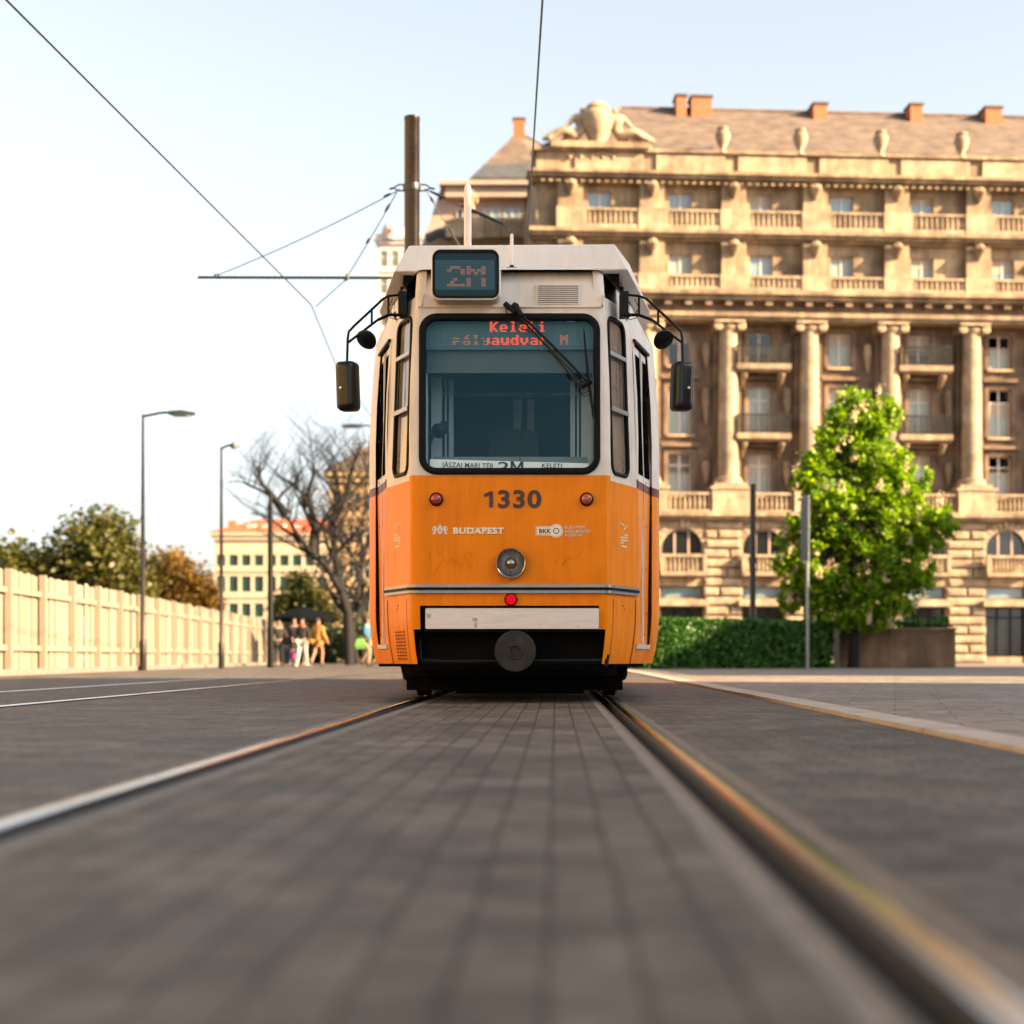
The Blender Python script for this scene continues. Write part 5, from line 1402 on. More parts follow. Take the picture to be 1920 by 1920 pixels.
# statue on the terrace
p = W_(886,418)
J = {'pelvis':((0,0,.85),(.2,.17)),'foot':((0,0,.05),(.26,.22)),'chest':((.04,0,1.25),(.22,.16)),'neck':((.02,0,1.46),.07),'head':((0,-.02,1.66),.13),'sa':((-.22,0,1.3),.09),'ea':((-.3,-.05,1.0),.07),'ha':((-.1,-.2,.9),.06),'sb':((.26,0,1.3),.09),'eb':((.36,-.05,1.0),.07),'hb':((.3,-.15,.75),.06)}
o = skin('roof_statue', J, [('foot','pelvis'),('pelvis','chest'),('chest','neck'),('neck','head'),('chest','sa'),('sa','ea'),('ea','ha'),('chest','sb'),('sb','eb'),('eb','hb')], 'pelvis', M['stonel'], wg); o.location = (p.x,-1.35,p.z)
# roof: gabled pyramid with dark lower glazing
zr0 = ztop_+.02; A = W_(972,251,5); e0, e1 = W_(873,336), W_(1052,336)
mb = MB(); B = W_(1040,283,5)
mb.face(((e0.x,-.2,zr0),(e1.x,-.2,zr0),(e1.x,5,B.z-.6),(B.x,5,B.z),(A.x+.35,5,A.z),(A.x-.2,5,A.z))); mb.face(((e0.x,-.2,zr0),(A.x-.2,5,A.z),(e0.x+.3,11,zr0))); mb.face(((A.x-.2,5,A.z),(A.x+.35,5,A.z),(e1.x,11,zr0),(e0.x+.3,11,zr0))); mb.face(((e1.x,-.2,zr0),(e1.x,11,zr0),(A.x+.35,5,A.z),(B.x,5,B.z),(e1.x,5,B.z-.6)))
rf2 = mb.build('roof', M['roof'], wg, smooth=0)
def RS(px, t):   # point on the front slope
    x = W_(px,330).x; y = -.2+5.2*t; return Vector((x, y-.06, zr0+(A.z-zr0)*t+.03))
mb = MB()
mb.face((RS(884,.08),RS(1040,.08),RS(1040,.42),RS(1000,.40),RS(960,.36),RS(905,.35))); mb.build('glazed_band', M['roofgrey'], rf2, smooth=0)
mb = MB(); a, b = W_(963,250,5), W_(984,228,5); mb.box((a.x,4.5,a.z-.6),(b.x,5.3,b.z)); ch = mb.build('chimney', M['brick'], rf2, smooth=0); mb = MB(); mb.box((a.x-.06,4.44,b.z),(b.x+.06,5.36,b.z+.1)); mb.build('chimney_cap', M['cap'], ch, smooth=0)

# ------------------------------------------------------------------ plain town houses further off
def house(name, label, px0, px1, pytop, D, depth, wallm, rows, ncol, winw, roofm, rh, inset_=0, shutter=True, ridge=.28, rz=0, cat='building', winkind='shutter', win_name='window', side=True):
    a, b = at(px0, pytop, D), at(px1, pytop, D); Wd = b.x-a.x; Ht = a.z
    t = thing(name, label, cat, (a.x, D, 0), rz)
    mb = MB(); cols_ = [Wd*(i+.5)/ncol for i in range(ncol)]
    hl = [(c_-winw/2, c_+winw/2, H+(VY-r1)/FP*D, H+(VY-r0)/FP*D) for c_ in cols_ for r0, r1 in rows]
    wall(mb, 0, Wd, -.1, Ht, 0, hl, .3); mb.box((-.001,.001,-.1),(0,depth,Ht)); mb.box((Wd,.001,-.1),(Wd+.001,depth,Ht)); mb.box((0,depth,-.1),(Wd,depth+.001,Ht))
    mb.build('wall', wallm, t, smooth=0)
    mb = MB(); mb.box((-.45,-.45,Ht),(Wd+.45,depth+.4,Ht+.35)); mb.box((-.25,-.25,Ht-.45),(Wd+.25,0,Ht))
    for r0, r1 in rows[:-1]:
        z = H+(VY-r1)/FP*D - .6; mb.box((-.1,-.14,z),(Wd+.1,0,z+.25))
    mb.build('cornice', wallm, t, smooth=0)
    pr = {}
    for c_ in cols_:
        for r0, r1 in rows:
            h = (r1-r0)/FP*D; k = round(h,2)
            if k not in pr: pr[k] = make_window(t, winw, h, winkind, .6, 1, M['winframe'] if winkind != 'shutter' else M['shutter']); o = pr[k]
            else: o = copy_tree(pr[k])
            o.parent = t; o.location = (c_, .12, H+(VY-r1)/FP*D)
    z0 = Ht+.35; r0x, r1x = Wd*ridge, Wd*(1-ridge); e = .5
    mb = MB(); mb.face(((-e,-e,z0),(Wd+e,-e,z0),(r1x,depth/2,z0+rh),(r0x,depth/2,z0+rh))); mb.face(((-e,depth+e,z0),(r0x,depth/2,z0+rh),(r1x,depth/2,z0+rh),(Wd+e,depth+e,z0))); mb.face(((-e,-e,z0),(r0x,depth/2,z0+rh),(-e,depth+e,z0))); mb.face(((Wd+e,-e,z0),(Wd+e,depth+e,z0),(r1x,depth/2,z0+rh)))
    rf = mb.build('roof', roofm, t, smooth=0)
    return t, rf, Wd, Ht
t, rf, Wd, Ht = house('town_house', 'cream three-storey house with red hipped roof and green shuttered windows behind the bare tree', 402, 640, 1004, 165, 14, M['plaster'], [(1040,1061),(1080,1110),(1131,1157)], 10, .95, M['tileroof'], 1.9, ridge=.25)
mb = MB()
for i in range(4):
    x = Wd*(.26+.12*i); mb.box((x-.4,1.8,Ht+.6),(x+.4,3.0,Ht+1.3))
mb.build('dormer', M['plasterw'], rf, smooth=0)
mb = MB(); mb.box((.8,3,Ht+.4),(1.6,4,Ht+1.8)); mb.build('chimney', M['brick'], rf, smooth=0)
t, rf, Wd, Ht = house('gabled_house', 'tall ochre house with brown roof half hidden by the tram and the bare trees', 618, 800, 893, 128, 13, M['ochre'], [(925,960),(985,1020),(1050,1085),(1110,1150)], 6, 1.0, M['roof'], 3.6, ridge=.46, winkind='paned')
t, rf, Wd, Ht = house('tower_house', 'slim pale tower-like house showing beside the thick catenary pole above the tram', 709, 792, 450, 172, 12, M['plasterw'], [(470,500),(520,550),(580,612),(650,690),(730,770),(810,850),(890,930),(980,1020),(1070,1110)], 4, .75, M['plasterw'], 2.6, ridge=.35, winkind='paned')
mb = MB(); c_ = at(730,432,172); 
mb.lathe([(.9,-.4),(1.0,.3),(.8,1.0),(.4,1.5),(.05,1.8)], (Wd*.28,.1,Ht+.4), 'z', 14); tur = mb.build('turret', M['plasterw'], rf, smooth=50)
mb = MB(); mb.lathe([(.0005,-1.05),(.33,-1.02),(.33,-.9),(.0005,-.88)], (Wd*.28,.1,Ht+.75), 'y', 14); mb.build('clock_face', M['redc'], tur)
# unseen houses added for the light: two shade the square, one bounces warm sun
def block(name, label, x0, x1, y0, y1, h, wm, face, n, rows, roofm=None):
    t = thing(name, label, 'building', ((x0+x1)/2, (y0+y1)/2, 0)); cx, cy = (x0+x1)/2, (y0+y1)/2; wx, wy = (x1-x0)/2, (y1-y0)/2
    mb = MB(); mb.box((-wx,-wy,-.1),(wx,wy,h)); mb.box((-wx-.4,-wy-.4,h),(wx+.4,wy+.4,h+.4)); mb.box((-wx-.1,-wy-.1,4.2),(wx+.1,wy+.1,4.5)); mb.build('wall', wm, t, smooth=0)
    mb = MB(); a = wx*.9; mb.rings([[(-wx,-wy,h+.4),(wx,-wy,h+.4),(wx,wy,h+.4),(-wx,wy,h+.4)],[(-wx*.2,-wy*.8,h+1.6),(wx*.2,-wy*.8,h+1.6),(wx*.2,wy*.8,h+1.6),(-wx*.2,wy*.8,h+1.6)]], 0); mb.build('roof', roofm or M['tileroof'], t, smooth=0)
    pr = None; s = -1 if face == '-x' else 1
    for r_ in range(rows):
        for i in range(n):
            y = -wy + 2*wy*(i+.5)/n; z = 1.0 + r_*(h-1.2)/rows
            if pr is None: pr = make_window(t, 1.2, 1.9, 'pane', .7, 1, sill=M['stonel']); o = pr
            else: o = copy_tree(pr)
            o.parent = t; o.rotation_euler = (0,0,R(-90) if s < 0 else R(90)); o.location = (s*(wx+.05), y, z)
    return t
SH1 = block('shade_house', 'unseen tall pale house added to shade the tram and the foreground', 30, 36, -46, 8.2, 18.5, M['plaster'], '-x', 12, 4)
SH2 = block('shade_house', 'unseen lower pink house added to shade the hedge and the ground before it', 30, 36, 17.9, 46, 13.2, M['plasterp'], '-x', 6, 3)
block('sun_bounce_house', 'unseen long cream house added to bounce warm sun onto the tram', -31, -16.5, -30, 30, 14, M['sunny'], '+x', 14, 4)
# ------------------------------------------------------------------ overhead line
DP_ = 23.5
pb = at(772.5, 1232, DP_)
cp_ = thing('catenary_pole', 'thick brown steel catenary pole rising behind the tram roof, with cross arms and stay cables', 'pole', (pb.x, DP_, 0))
def PO(px, py, dd=0): p = at(px, py, DP_+dd); return Vector((p.x-pb.x, dd, p.z))
mb = MB(); zt = PO(772,220).z; r_ = (PO(787,0).x-PO(758,0).x)/2
mb.lathe([(r_*1.25,0),(r_*1.25,.5),(r_*1.04,.55),(r_,zt-.06),(r_*1.04,zt-.05),(r_*1.04,zt),(r_*.9,zt+.01)], (0,0,0), 'z', 24); mb.build('post', M['pole'], cp_, smooth=40)
mb = MB()
for s in (-1,1):
    zc = PO(0,352).z
    for dz in (-.045,.045): mb.tube([(s*r_*.9,0,zc+dz),(s*(r_+.08),0,zc+dz),(s*(r_+.14),0,zc+dz*.3)], .012, 6)
    mb.tube([(s*(r_+.01),0,zc-.05),(s*(r_+.01),0,zc+.05)], .012, 6); mb.tube([(s*(r_+.14),0,zc),(s*(r_+.22),0,zc-.02)], .016, 6)
mb.lathe([(r_+.012,zc-.05),(r_+.018,zc),(r_+.012,zc+.05)], (0,0,0), 'z', 20)
mb.build('stay_bracket', M['ins'], cp_, smooth=40)
mb = MB(); mb.tube([PO(371,520),PO(771,521)], .022, 8); mb.build('cross_arm', M['polegreen'], cp_)
mb = MB(); mb.tube([PO(774,521),(PO(774,521)+Vector((2.7,0,.05)))], .022, 8); mb.build('cross_arm', M['polegreen'], cp_)
def cable(a, b, sag=0, r=.0075, ins=()):
    a, b = Vector(a), Vector(b); pts = [a.lerp(b, i/8) - Vector((0,0,sag*4*(i/8)*(1-i/8))) for i in range(9)]
    mb = MB(); mb.tube(pts, r, 5); o = mb.build('stay_cable', M['wire'], cp_)
    for t0, t1 in ins:
        m2 = MB(); m2.tube([a.lerp(b,t0), a.lerp(b,(t0+t1)/2), a.lerp(b,t1)], [.014,.024,.014], 8); m2.build('cable_insulator', M['ins'], o)
cable(PO(750,355), PO(405,517), .05, .008, ((.05,.09),(.985,1.0)))
cable(PO(744,360), PO(652,517), .02, .008, ((.14,.24),(.55,.62)))
cable(PO(652,521), PO(592,575), 0, .008, ((.0,.10),))
cable(PO(796,354), PO(996,442), .03, .007, ((.05,.2),(.35,.75)))
cable(PO(800,358), PO(868,470), .02, .008, ((.1,.2),(.6,.75)))
mb = MB(); mb.tube([PO(405,514),PO(405,520)], .03, 6); mb.tube([PO(652,514),PO(652,523)], .03, 6); mb.build('arm_clamp', M['ins'], cp_)
def contact_wire(label, pts, r=.009):
    mb = MB(); mb.tube(pts, r, 6); return tag(mb.build('contact_wire', M['wire'], smooth=40), label, 'wire', 'overhead contact wires')
a, b = at(1012,82,13.57), at(990,432,19.5); dirv = b-a
contact_wire('bare contact wire running over the tram roof towards the stone apartment building', [a-dirv*2.6, a, b, b+dirv*.7, Vector((X0-.2,42,5.6)), Vector((X0+.3,80,5.6))])
contact_wire('bare contact wire of the empty second track, sloping down across the open sky', [at(340,328,17.2)-(at(583,571,23.5)-at(340,328,17.2))*2.2, at(340,328,17.2), at(583,571,23.5), at(634,694,28.8), Vector((T2+.35,46,5.55)), Vector((T2+.2,80,5.5))])
# ------------------------------------------------------------------ street lamps and posts
def street_lamp(label, px, pyb, d, ztop_, r, heads, extra=None):
    p = at(px, pyb, d); t = thing('street_lamp', label, 'street lamp', (p.x, d, 0), 0, 'street lamps')
    mb = MB(); mb.lathe([(r*1.7,0),(r*1.7,.7),(r*1.1,.8),(r,ztop_*.5),(r*.6,ztop_)], (0,0,0), 'z', 12); mb.build('post', M['pole'], t, smooth=40)
    for s, ln, dz in heads:
        z = ztop_+dz
        mb = MB(); mb.tube([(0,0,z-.05),(s*ln*.35,0,z+.04),(s*ln*.5,0,z+.05)], .035, 6); mb.build('arm', M['pole'], t)
        mb = MB(); mb.rings([[(s*(ln*.5),-.10,z-.01),(s*(ln*.5),.10,z-.01),(s*(ln*.5),.08,z+.08),(s*(ln*.5),-.08,z+.08)],[(s*(ln*.75),-.16,z-.03),(s*(ln*.75),.16,z-.03),(s*(ln*.75),.12,z+.10),(s*(ln*.75),-.12,z+.10)],[(s*ln,-.08,z-.01),(s*ln,.08,z-.01),(s*ln,.06,z+.05),(s*ln,-.06,z+.05)]],0,True,True)
        h = mb.build('lamp_head', M['polegreen'], t, smooth=40)
        mb = MB(); mb.box((min(s*ln*.58,s*ln*.92),-.09,z-.055),(max(s*ln*.58,s*ln*.92),.09,z-.03)); mb.build('diffuser', M['winframe'], h)
    return t
d = 46; street_lamp('slim street lamp with one short arm before the red roofed house', 415, 1232, d, at(0,838,d).z, .055, ((1, .52, .0),))
d = 40; p = at(363,777,d); street_lamp('tall street lamp with a long flat head beside the plain cream fence', 268, 1232, d, p.z, .055, ((1, 1.30, 0),))
d = 62; street_lamp('street lamp hidden by the tram except for its long arm and head', 716, 1232, d, at(0,800,d).z, .06, ((-1, 1.55, .0),))
d = 50; p = at(507,1232,d); t = thing('pole', 'dark tapering mast in front of the bare tree and the red roofed house', 'pole', (p.x, d, 0))
mb = MB(); mb.lathe([(.11,0),(.11,1.2),(.095,1.3),(.085,at(0,960,d).z),(.05,at(0,925,d).z)], (0,0,0), 'z', 12); mb.build('post', M['blackm'], t, smooth=40)
mb = MB(); mb.tube([(0,0,at(0,985,d).z),(-.3,0,at(0,965,d).z),(-.62,0,at(0,962,d).z)], .025, 6); mb.build('bracket', M['blackm'], t)
d = 47; p = at(1411.5,1232,d); t = thing('pole', 'plain brown pole standing behind the clipped hedge before the rusticated pier', 'pole', (p.x, d, 0))
mb = MB(); zt = at(0,908,d).z; mb.lathe([(.115,0),(.115,.6),(.095,.65),(.088,zt-.1),(.088,zt),(.05,zt+.02)], (0,0,0), 'z', 14); mb.build('post', M['pole'], t, smooth=40)
d = 43; p = at(1514,1232,d); t = thing('signpost', 'grey signpost behind the hedge with a tall narrow panel seen almost edge-on', 'sign', (p.x, d, 0), R(-82))
mb = MB(); zt = at(0,932,d).z; mb.lathe([(.05,0),(.045,.3),(.042,zt)], (0,0,0), 'z', 12); mb.build('post', M['greypole'], t, smooth=40)
z0, z1 = at(0,1052,d).z, at(0,932,d).z; mb = MB(); mb.box((-.32,-.075,z0),(.32,-.045,z1)); mb.build('panel', M['signback'], t, smooth=0)
mb = MB(); mb.box((-.335,-.08,z0-.015),(.335,-.04,z0)); mb.box((-.335,-.08,z1),(.335,-.04,z1+.015)); mb.box((-.335,-.08,z0),(-.32,-.04,z1)); mb.box((.32,-.08,z0),(.335,-.04,z1)); mb.build('panel_frame', M['greypole'], t, smooth=0)

# ------------------------------------------------------------------ fence
fa, fb = at(516,1232,72), at(335,1232,47); fdir = (fb-fa).normalized(); flen = (fb-fa).length + 24
ft = thing('fence', 'long cream fence of upright boards with posts along the far side of the square', 'fence', (fa.x, fa.y, 0), math.atan2(fdir.y, fdir.x))
rf_ = random.Random(9); mb = MB(); x = 0
sgn = 1
while x < flen:
    w_ = rf_.uniform(.20,.36); h_ = 1.92 + rf_.uniform(-.03,.03); 
    mb.prism([(x,.10),(x+w_,.10),(x+w_,h_-.03),(x+w_*.7,h_),(x+w_*.3,h_),(x,h_-.03)], (q := rf_.uniform(-.03,.012))-.012, .014+q); x += w_ + (.012 if rf_.random() < .8 else .05)
mb.build('boards', M['fence'], ft, smooth=0, weld=False)
mb = MB(); mb.box((0,.03,.45),(flen,.07,.55)); mb.box((0,.03,1.5),(flen,.07,1.6)); mb.build('rail', M['fence'], ft, smooth=0)
x = 0; pp_ = None
while x < flen:
    if pp_ is None:
        m2 = MB(); m2.box((-.06,.02,0),(.06,.14,1.93)); pp_ = o = m2.build('post', M['fence'], ft, smooth=0)
    else: o = pp_.copy(); C.objects.link(o); o.parent = ft
    o.location = (x, 0, 0); x += 2.4
mb = MB(); mb.box((0,-.12,0),(flen,.2,.11)); mb.build('footing', M['conc'], ft, smooth=0)

# ------------------------------------------------------------------ people
d = 58
def foot(px, dd=0): p = at(px, 1232, d+dd); return (p.x, d+dd, 0)
stand = ((-.11,-.02,.50,-.12,.03,.08),(.11,-.02,.50,.12,.03,.08)); walk = ((-.10,-.16,.52,-.11,-.10,.09),(.10,.06,.50,.11,.30,.16))
person('person all in black standing at the end of the cream fence', foot(523,2), R(20), 'blackc', 'blackc', .97, legs=stand)
person('small child in a dark jacket and jeans beside the fence end, coral scarf', foot(538,-1), R(-10), 'navy', 'denim', .72, hood='redc', legs=stand)
person('small child in a dark coat holding a magenta bag under the black parasol', foot(548,-.6), R(15), 'blackc', 'denim', .60, legs=stand)
person('tall person in a navy coat standing at the middle of the group', foot(552,1), R(5), 'navy', 'blackc', 1.0, coat=.35, legs=stand)
person('person in a black jacket and wide white trousers walking towards the tram', foot(567,-1.2), R(-8), 'blackc', 'whitec', .96, hood='redc', shoes='whitec', legs=((-.09,-.20,.52,-.13,-.28,.09),(.10,.04,.50,.11,.26,.14)))
person('bare-legged person in a long ochre coat turned away beside the white trousers', foot(596,.4), R(160), 'yellowc', 'yellowc', .99, coat=.22, bare=True, hood='redc', legs=walk, arms=((-.26,.03,1.16,-.36,-.06,.93),(.26,.03,1.16,.30,-.05,.90)))
person('person in a pale blue top and tan trousers half hidden by the tram', foot(688,-1), R(70), 'bluec', 'tan', .97, hood='palec', legs=walk, arms=((-.26,-.05,1.16,-.30,-.28,1.0),(.26,.03,1.16,.26,-.05,.92)))
mb = MB(); p = Vector(foot(676,-1.5)); mb.rings([[(-.16,-.05,.62),(.16,-.05,.62),(.16,.05,.62),(-.16,.05,.62)],[(-.19,-.09,.78),(.19,-.09,.78),(.19,.09,.78),(-.19,.09,.78)],[(-.12,-.03,.98),(.12,-.03,.98),(.12,.03,.98),(-.12,.03,.98)]],0); mb.tube([(-.08,0,.97),(-.05,0,1.06),(.05,0,1.06),(.08,0,.97)], .012, 6)
tag(mb.build('shopping_bag', M['greenbag'], smooth=50, loc=p), 'lime green shopping bag carried by the person beside the tram', 'bag')
mb = MB(); p = Vector(foot(549.5,-1.1)); mb.lathe([(.02,.24),(.09,.28),(.12,.40),(.08,.50),(.02,.53)], (0,0,0), 'z', 14); mb.tube([(-.05,0,.5),(-.02,0,.62),(.02,0,.62),(.05,0,.5)], .008, 6)
tag(mb.build('handbag', M['magenta'], smooth=50, loc=p), 'round magenta bag held by the small child in a dark coat', 'bag')
p = at(570,1232,63); t = thing('parasol', 'wide black market parasol with drooping edge above the group of people', 'parasol', (p.x, 63, 0))
za, ze_ = at(0,1137,63).z, at(0,1159,63).z; n = 8
mb = MB(); r_ = 1.32
mb.rings([[(r_*math.cos(2*math.pi*j/n)*q, r_*math.sin(2*math.pi*j/n)*q, za-(za-ze_)*(q**1.25) - h) for j in range(n)] for q, h in ((.02,0),(.35,0),(.7,0),(1,0),(1.0,.14))], 0, True, False); mb.build('canopy', M['canopy'], t, smooth=0)
mb = MB(); mb.tube([(0,0,0),(0,0,za+.06)], .03, 8); mb.build('pole', M['greypole'], t)
mb = MB(); mb.lathe([(.3,0),(.3,.06),(.06,.1),(.05,.3)], (0,0,0), 'z', 14); mb.build('base', M['conc'], t)

# ------------------------------------------------------------------ trees
def branch(mb, p, d, ln, r, lvl, rg, tips, maxl, up=.12):
    n = 4; pts = [p]; rs = [r]; q = p.copy(); dd = d.copy()
    for i in range(n):
        dd = (dd + Vector((rg.uniform(-1,1),rg.uniform(-1,1),rg.uniform(-1,1)))*.20 + Vector((0,0,up*.4))).normalized()
        q = q + dd*ln/n; pts.append(q.copy()); rs.append(r*(1-.5*(i+1)/n))
    mb.tube(pts, rs, 7 if lvl == 0 else (5 if lvl < 3 else 3), 0, False)
    if lvl >= maxl: tips.append(q); return
    k = 4 if lvl < 2 else 3
    for j in range(k):
        t = .35 + .65*(j+1)/k; i = min(n-1, int(t*n)); base = pts[i].lerp(pts[i+1], t*n-i) if t < 1 else pts[-1]
        a = rg.uniform(0, 2*math.pi); side = Vector((math.cos(a), math.sin(a), rg.uniform(-.2,.5))).normalized()
        nd = (dd*.55 + side*.75 + Vector((0,0,up))).normalized()
        branch(mb, base, nd, ln*rg.uniform(.55,.8), rs[i]*.62, lvl+1, rg, tips, maxl, up)
def leaves(pts, n, spread, size, rg, shape=1.6):
    mb = MB()
    for i in range(n):
        c = rg.choice(pts); p = c + Vector((rg.gauss(0,1),rg.gauss(0,1),rg.gauss(0,1)))*spread
        a = Vector((rg.gauss(0,1),rg.gauss(0,1),rg.gauss(0,.6))).normalized(); b = a.cross(Vector((rg.gauss(0,1),rg.gauss(0,1),rg.gauss(0,1)))).normalized(); s = size*rg.uniform(.6,1.3)
        mb.face((p-a*s*shape*.5, p+b*s*.5, p+a*s*shape*.5, p-b*s*.5))
    return mb
def bare_tree(label, px, d, limbs, r, seed, maxl=3, budm=None, nb=0, up=.1):
    b = at(px, 1232, d); t = thing('bare_tree', label, 'tree', (b.x, d, 0)); rg = random.Random(seed); tips = []
    mb = MB()
    for pts in limbs:
        P = [at(x, y, d+q) - Vector((b.x, d, 0)) for x, y, q in pts]; P[0].z = max(P[0].z, 0) if P[0].z > .6 else 0
        rr_ = [r*(1-.72*i/(len(P)-1)) for i in range(len(P))]; mb.tube(P, rr_, 9, 0, False)
        for i in range(1, len(P)):
            for q in range(3 if i < len(P)-1 else 5):
                a = rg.uniform(0, 2*math.pi); dd = ((P[i]-P[i-1]).normalized()*.7 + Vector((math.cos(a),math.sin(a)*.7,.25))*.8).normalized()
                branch(mb, P[i].lerp(P[i-1], rg.uniform(0,.6)), dd, rg.uniform(1.1,2.0), rr_[i]*.6, 1, rg, tips, maxl, up)
    mb.build('trunk', M['bark'], t, smooth=60, weld=False, normals=False)
    if nb: leaves(tips, nb, .22, .10, rg).build('buds', M[budm], t, smooth=0, weld=False, normals=False)
    return t
bare_tree('big leaning bare tree with dark crooked limbs in front of the red roofed house', 655, 66, [[(655,1240,0),(652,1150,0),(640,1110,0),(612,1062,-.3),(585,1040,-.5),(556,1000,-.8),(536,965,-1)],[(640,1110,0),(628,1040,.3),(622,980,.6),(634,920,.8)],[(585,1040,-.5),(590,985,0),(578,925,.2),(590,880,.3)],[(536,965,-1),(510,930,-1),(490,905,-1)],[(622,980,.6),(650,925,1),(660,880,1)]], .21, 21, 4)
bare_tree('upright budding tree with brown haze of buds beside the tram', 681, 82, [[(681,1240,0),(680,1120,0),(676,1040,.2),(682,960,.2),(690,890,0)],[(680,1100,0),(655,1030,-.3),(640,985,-.5)],[(676,1040,.2),(708,990,.4),(722,950,.4)]], .15, 8, 2, 'leafb', 2200)
bare_tree('dark slanting street tree between the people and the tram', 668, 72, [[(668,1240,0),(660,1160,0),(645,1090,0),(622,1030,0)],[(660,1150,0),(676,1080,.2),(684,1030,.2)]], .12, 33, 2, 'leafb', 900)
def leafy_tree(label, px, d, r, clumps, n, size, spread, lm, seed, trunk_top, bloss=0, cat='tree', name='tree', bark='bark'):
    b = at(px, 1232, d); t = thing(name, label, cat, (b.x, d, 0)); rg = random.Random(seed); mb = MB(); o0 = Vector((b.x, d, 0))
    top = at(px, trunk_top, d) - o0; fork = top*.55
    mb.tube([Vector((0,0,0)), fork*.5+Vector((.04,0,0)), fork, top], [r*1.3, r, r*.85, r*.35], 10, 0, False)
    cs = []
    for x, y, q, rad in clumps:
        c = at(x, y, d+q) - o0; cs.append((c, rad))
        mid = fork.lerp(c, .5) + Vector((rg.uniform(-.2,.2), rg.uniform(-.2,.2), .15)); mb.tube([fork.lerp(top, rg.random()*.7), mid, c], [r*.4, r*.22, r*.08], 6, 0, False)
    mb.build('trunk', M[bark], t, smooth=60, weld=False, normals=False)
    pts = []
    for c, rad in cs:
        for _ in range(int(70*rad*rad)+8):
            v = Vector((rg.gauss(0,1),rg.gauss(0,1),rg.gauss(0,1))).normalized(); pts.append(c + Vector((v.x,v.y,v.z*.8))*rad*rg.uniform(.35,1.05))
    leaves(pts, n, spread, size, rg).build('crown', M[lm], t, smooth=0, weld=False, normals=False)
    if bloss:
        m2 = MB()
        for i in range(bloss):
            c, rad = rg.choice(cs); v = Vector((rg.gauss(0,1),-abs(rg.gauss(0,1)),rg.gauss(0,.8))).normalized(); p = c + v*rad*1.02
            for k in range(26):
                q = p + Vector((rg.gauss(0,.05),rg.gauss(0,.05),k*.013)); a = Vector((rg.gauss(0,1),rg.gauss(0,1),rg.gauss(0,1))).normalized(); bb = a.orthogonal().normalized(); s = .05*(1-k/40)
                m2.face((q-a*s,q+bb*s,q+a*s,q-bb*s))
        m2.build('blossom', M['bloss'], t, smooth=0, weld=False, normals=False)
    return t
leafy_tree('bright green flowering chestnut tree leaning over the end of the clipped hedge', 1600, 46, .14, [(1560,820,0,.55),(1535,870,0,.55),(1590,870,.5,.9),(1512,905,-.2,.38),(1560,940,-.3,.8),(1500,985,-.4,.42),(1535,1010,.2,.75),(1490,1040,0,.30),(1585,1020,.4,1.0),(1530,1080,-.2,.62),(1580,1100,.2,.75),(1500,1060,.1,.3),(1545,1130,.1,.45),(1512,1120,.1,.42),(1490,1095,0,.3),(1530,1155,.2,.4),(1476,1015,0,.28),(1470,1060,0,.25),(1480,1130,0,.3),(1600,1150,0,.6),(1640,1150,.1,.6),(1680,1140,0,.55),(1720,1080,0,.6),(1750,980,.1,.6),(1600,760,.2,.5),(1650,780,.2,.6),(1565,1150,.2,.5),(1640,860,.3,1.0),(1650,950,.2,1.1),(1660,1040,0,1.0),(1625,1110,0,.7),(1700,920,.2,.8),(1710,1010,.1,.8),(1620,800,.2,.6),(1570,780,0,.3),(1680,1090,0,.6)], 44000, .11, .078, 'leaf', 5, 850, 80)
leafy_tree('rounded olive green shrub behind the people and the black parasol', 560, 84, .10, [(560,1120,0,1.1),(535,1140,0,.9),(590,1130,0,1.1),(562,1092,0,.7),(610,1150,0,.9),(580,1165,-.4,.9),(540,1172,-.2,.8)], 6000, .16, .16, 'leafo', 6, 1130, cat='shrub', name='shrub')
leafy_tree('ochre and green bushy tree behind the cream fence beside the red roofed house', 350, 88, .16, [(345,1090,0,1.5),(378,1110,0,1.0),(320,1070,0,1.4),(360,1140,0,1.3),(392,1135,0,.8),(330,1130,0,1.4),(300,1100,0,1.3)], 9000, .17, .2, 'leafa', 7, 1080)
leafy_tree('tall dark bushy tree rising over the cream fence away from the houses', 190, 78, .2, [(190,1010,0,1.9),(150,1040,0,1.6),(230,1050,0,1.5),(190,1090,0,2.0),(120,1090,0,1.4),(250,1110,0,1.3),(60,1080,0,1.6),(20,1060,0,1.7)], 12000, .2, .25, 'leafo', 17, 1020)
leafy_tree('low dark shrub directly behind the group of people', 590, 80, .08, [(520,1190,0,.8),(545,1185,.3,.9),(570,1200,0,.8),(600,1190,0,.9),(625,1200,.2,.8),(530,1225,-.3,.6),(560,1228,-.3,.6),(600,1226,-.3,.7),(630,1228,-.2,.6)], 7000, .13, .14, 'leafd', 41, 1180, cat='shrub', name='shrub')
leafy_tree('dark shrub beside the trunk of the budding tree next to the tram', 665, 78, .08, [(650,1190,0,.8),(675,1180,0,.8),(695,1200,0,.8),(660,1222,-.2,.6),(690,1225,-.2,.6),(640,1215,.1,.6)], 5000, .13, .14, 'leafd', 43, 1190, cat='shrub', name='shrub')
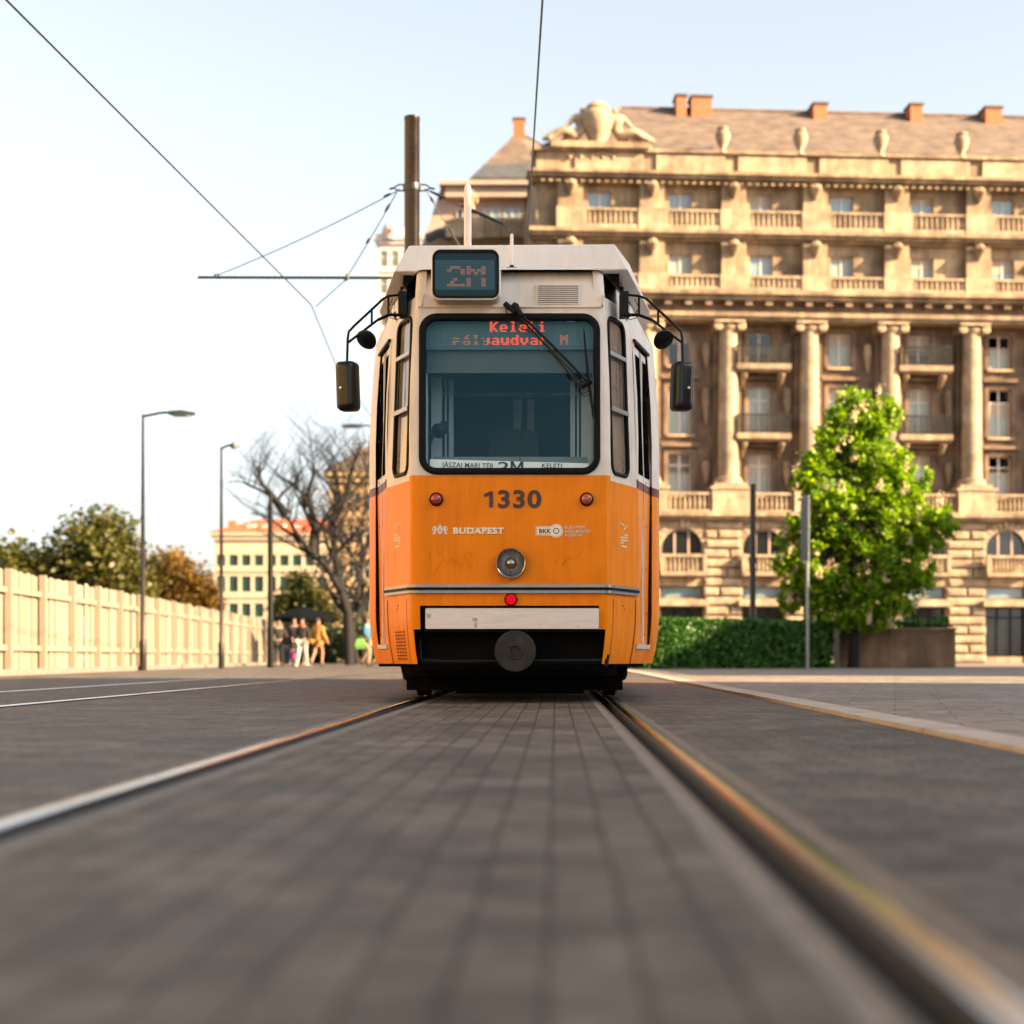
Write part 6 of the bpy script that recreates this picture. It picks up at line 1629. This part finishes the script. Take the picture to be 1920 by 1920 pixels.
# ------------------------------------------------------------------ hedge
def hedge(label, px0, px1, d0, d1, zt, th, n, seed):
    a, b = at(px0,1232,d0), at(px1,1232,d1); dv = Vector((b.x-a.x, b.y-a.y, 0)); ln = dv.length
    t = thing('hedge', label, 'hedge', (a.x, a.y, .016), math.atan2(dv.y, dv.x)); rg = random.Random(seed)
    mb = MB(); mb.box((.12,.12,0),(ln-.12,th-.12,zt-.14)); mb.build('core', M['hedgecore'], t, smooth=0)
    mb = MB()
    for i in range(n):
        q = rg.random(); bump = .05*math.sin(i*.37)
        if q < .55: p = Vector((rg.uniform(0,ln), rg.uniform(-.03,.14), rg.uniform(0,zt-.02)))
        elif q < .9: p = Vector((rg.uniform(0,ln), rg.uniform(0,th), zt - .03 + .05*math.sin(q*977)*rg.random() + rg.gauss(0,.03)))
        else: p = Vector((rg.choice((rg.uniform(-.02,.14), ln-rg.uniform(-.02,.14))), rg.uniform(0,th), rg.uniform(0,zt)))
        if q < .55: p.y += .07*math.sin(p.x*3.1+1.7*p.z)
        aa = Vector((rg.gauss(0,1),rg.gauss(0,.7),rg.gauss(0,1))).normalized(); bb = aa.cross(Vector((rg.gauss(0,1),rg.gauss(0,1),rg.gauss(0,1)))).normalized(); s = .085*rg.uniform(.6,1.4)
        mb.face((p-aa*s*.8,p+bb*s*.5,p+aa*s*.8,p-bb*s*.5))
    mb.build('foliage', M['hedge'], t, smooth=0, weld=False, normals=False)
    return t
hedge('clipped dark green hedge with bright top edge beside the tram', 1205, 1561, 42.0, 46, 1.30, 1.3, 22000, 2)
d = 47.5; p = at(1573,1232,d); mb = MB(); mb.box((-.02,-.5,0),(3.4,.5,1.12)); t = thing('planter', 'plain brown rendered planter wall adjoining the end of the hedge', 'planter', (p.x-.06, d, .016)); mb.build('box', M['stoned'], t, smooth=0)
mb = MB(); mb.box((-.06,-.54,1.12),(3.44,.54,1.18)); mb.build('rim', M['stone'], t, smooth=0)
rg = random.Random(12); lv = leaves([Vector((rg.uniform(.1,3.3), rg.uniform(-.35,.35), 1.2+rg.uniform(0,.16))) for _ in range(60)], 1400, .07, .09, rg); lv.build('plants', M['hedge'], t, smooth=0, weld=False, normals=False)
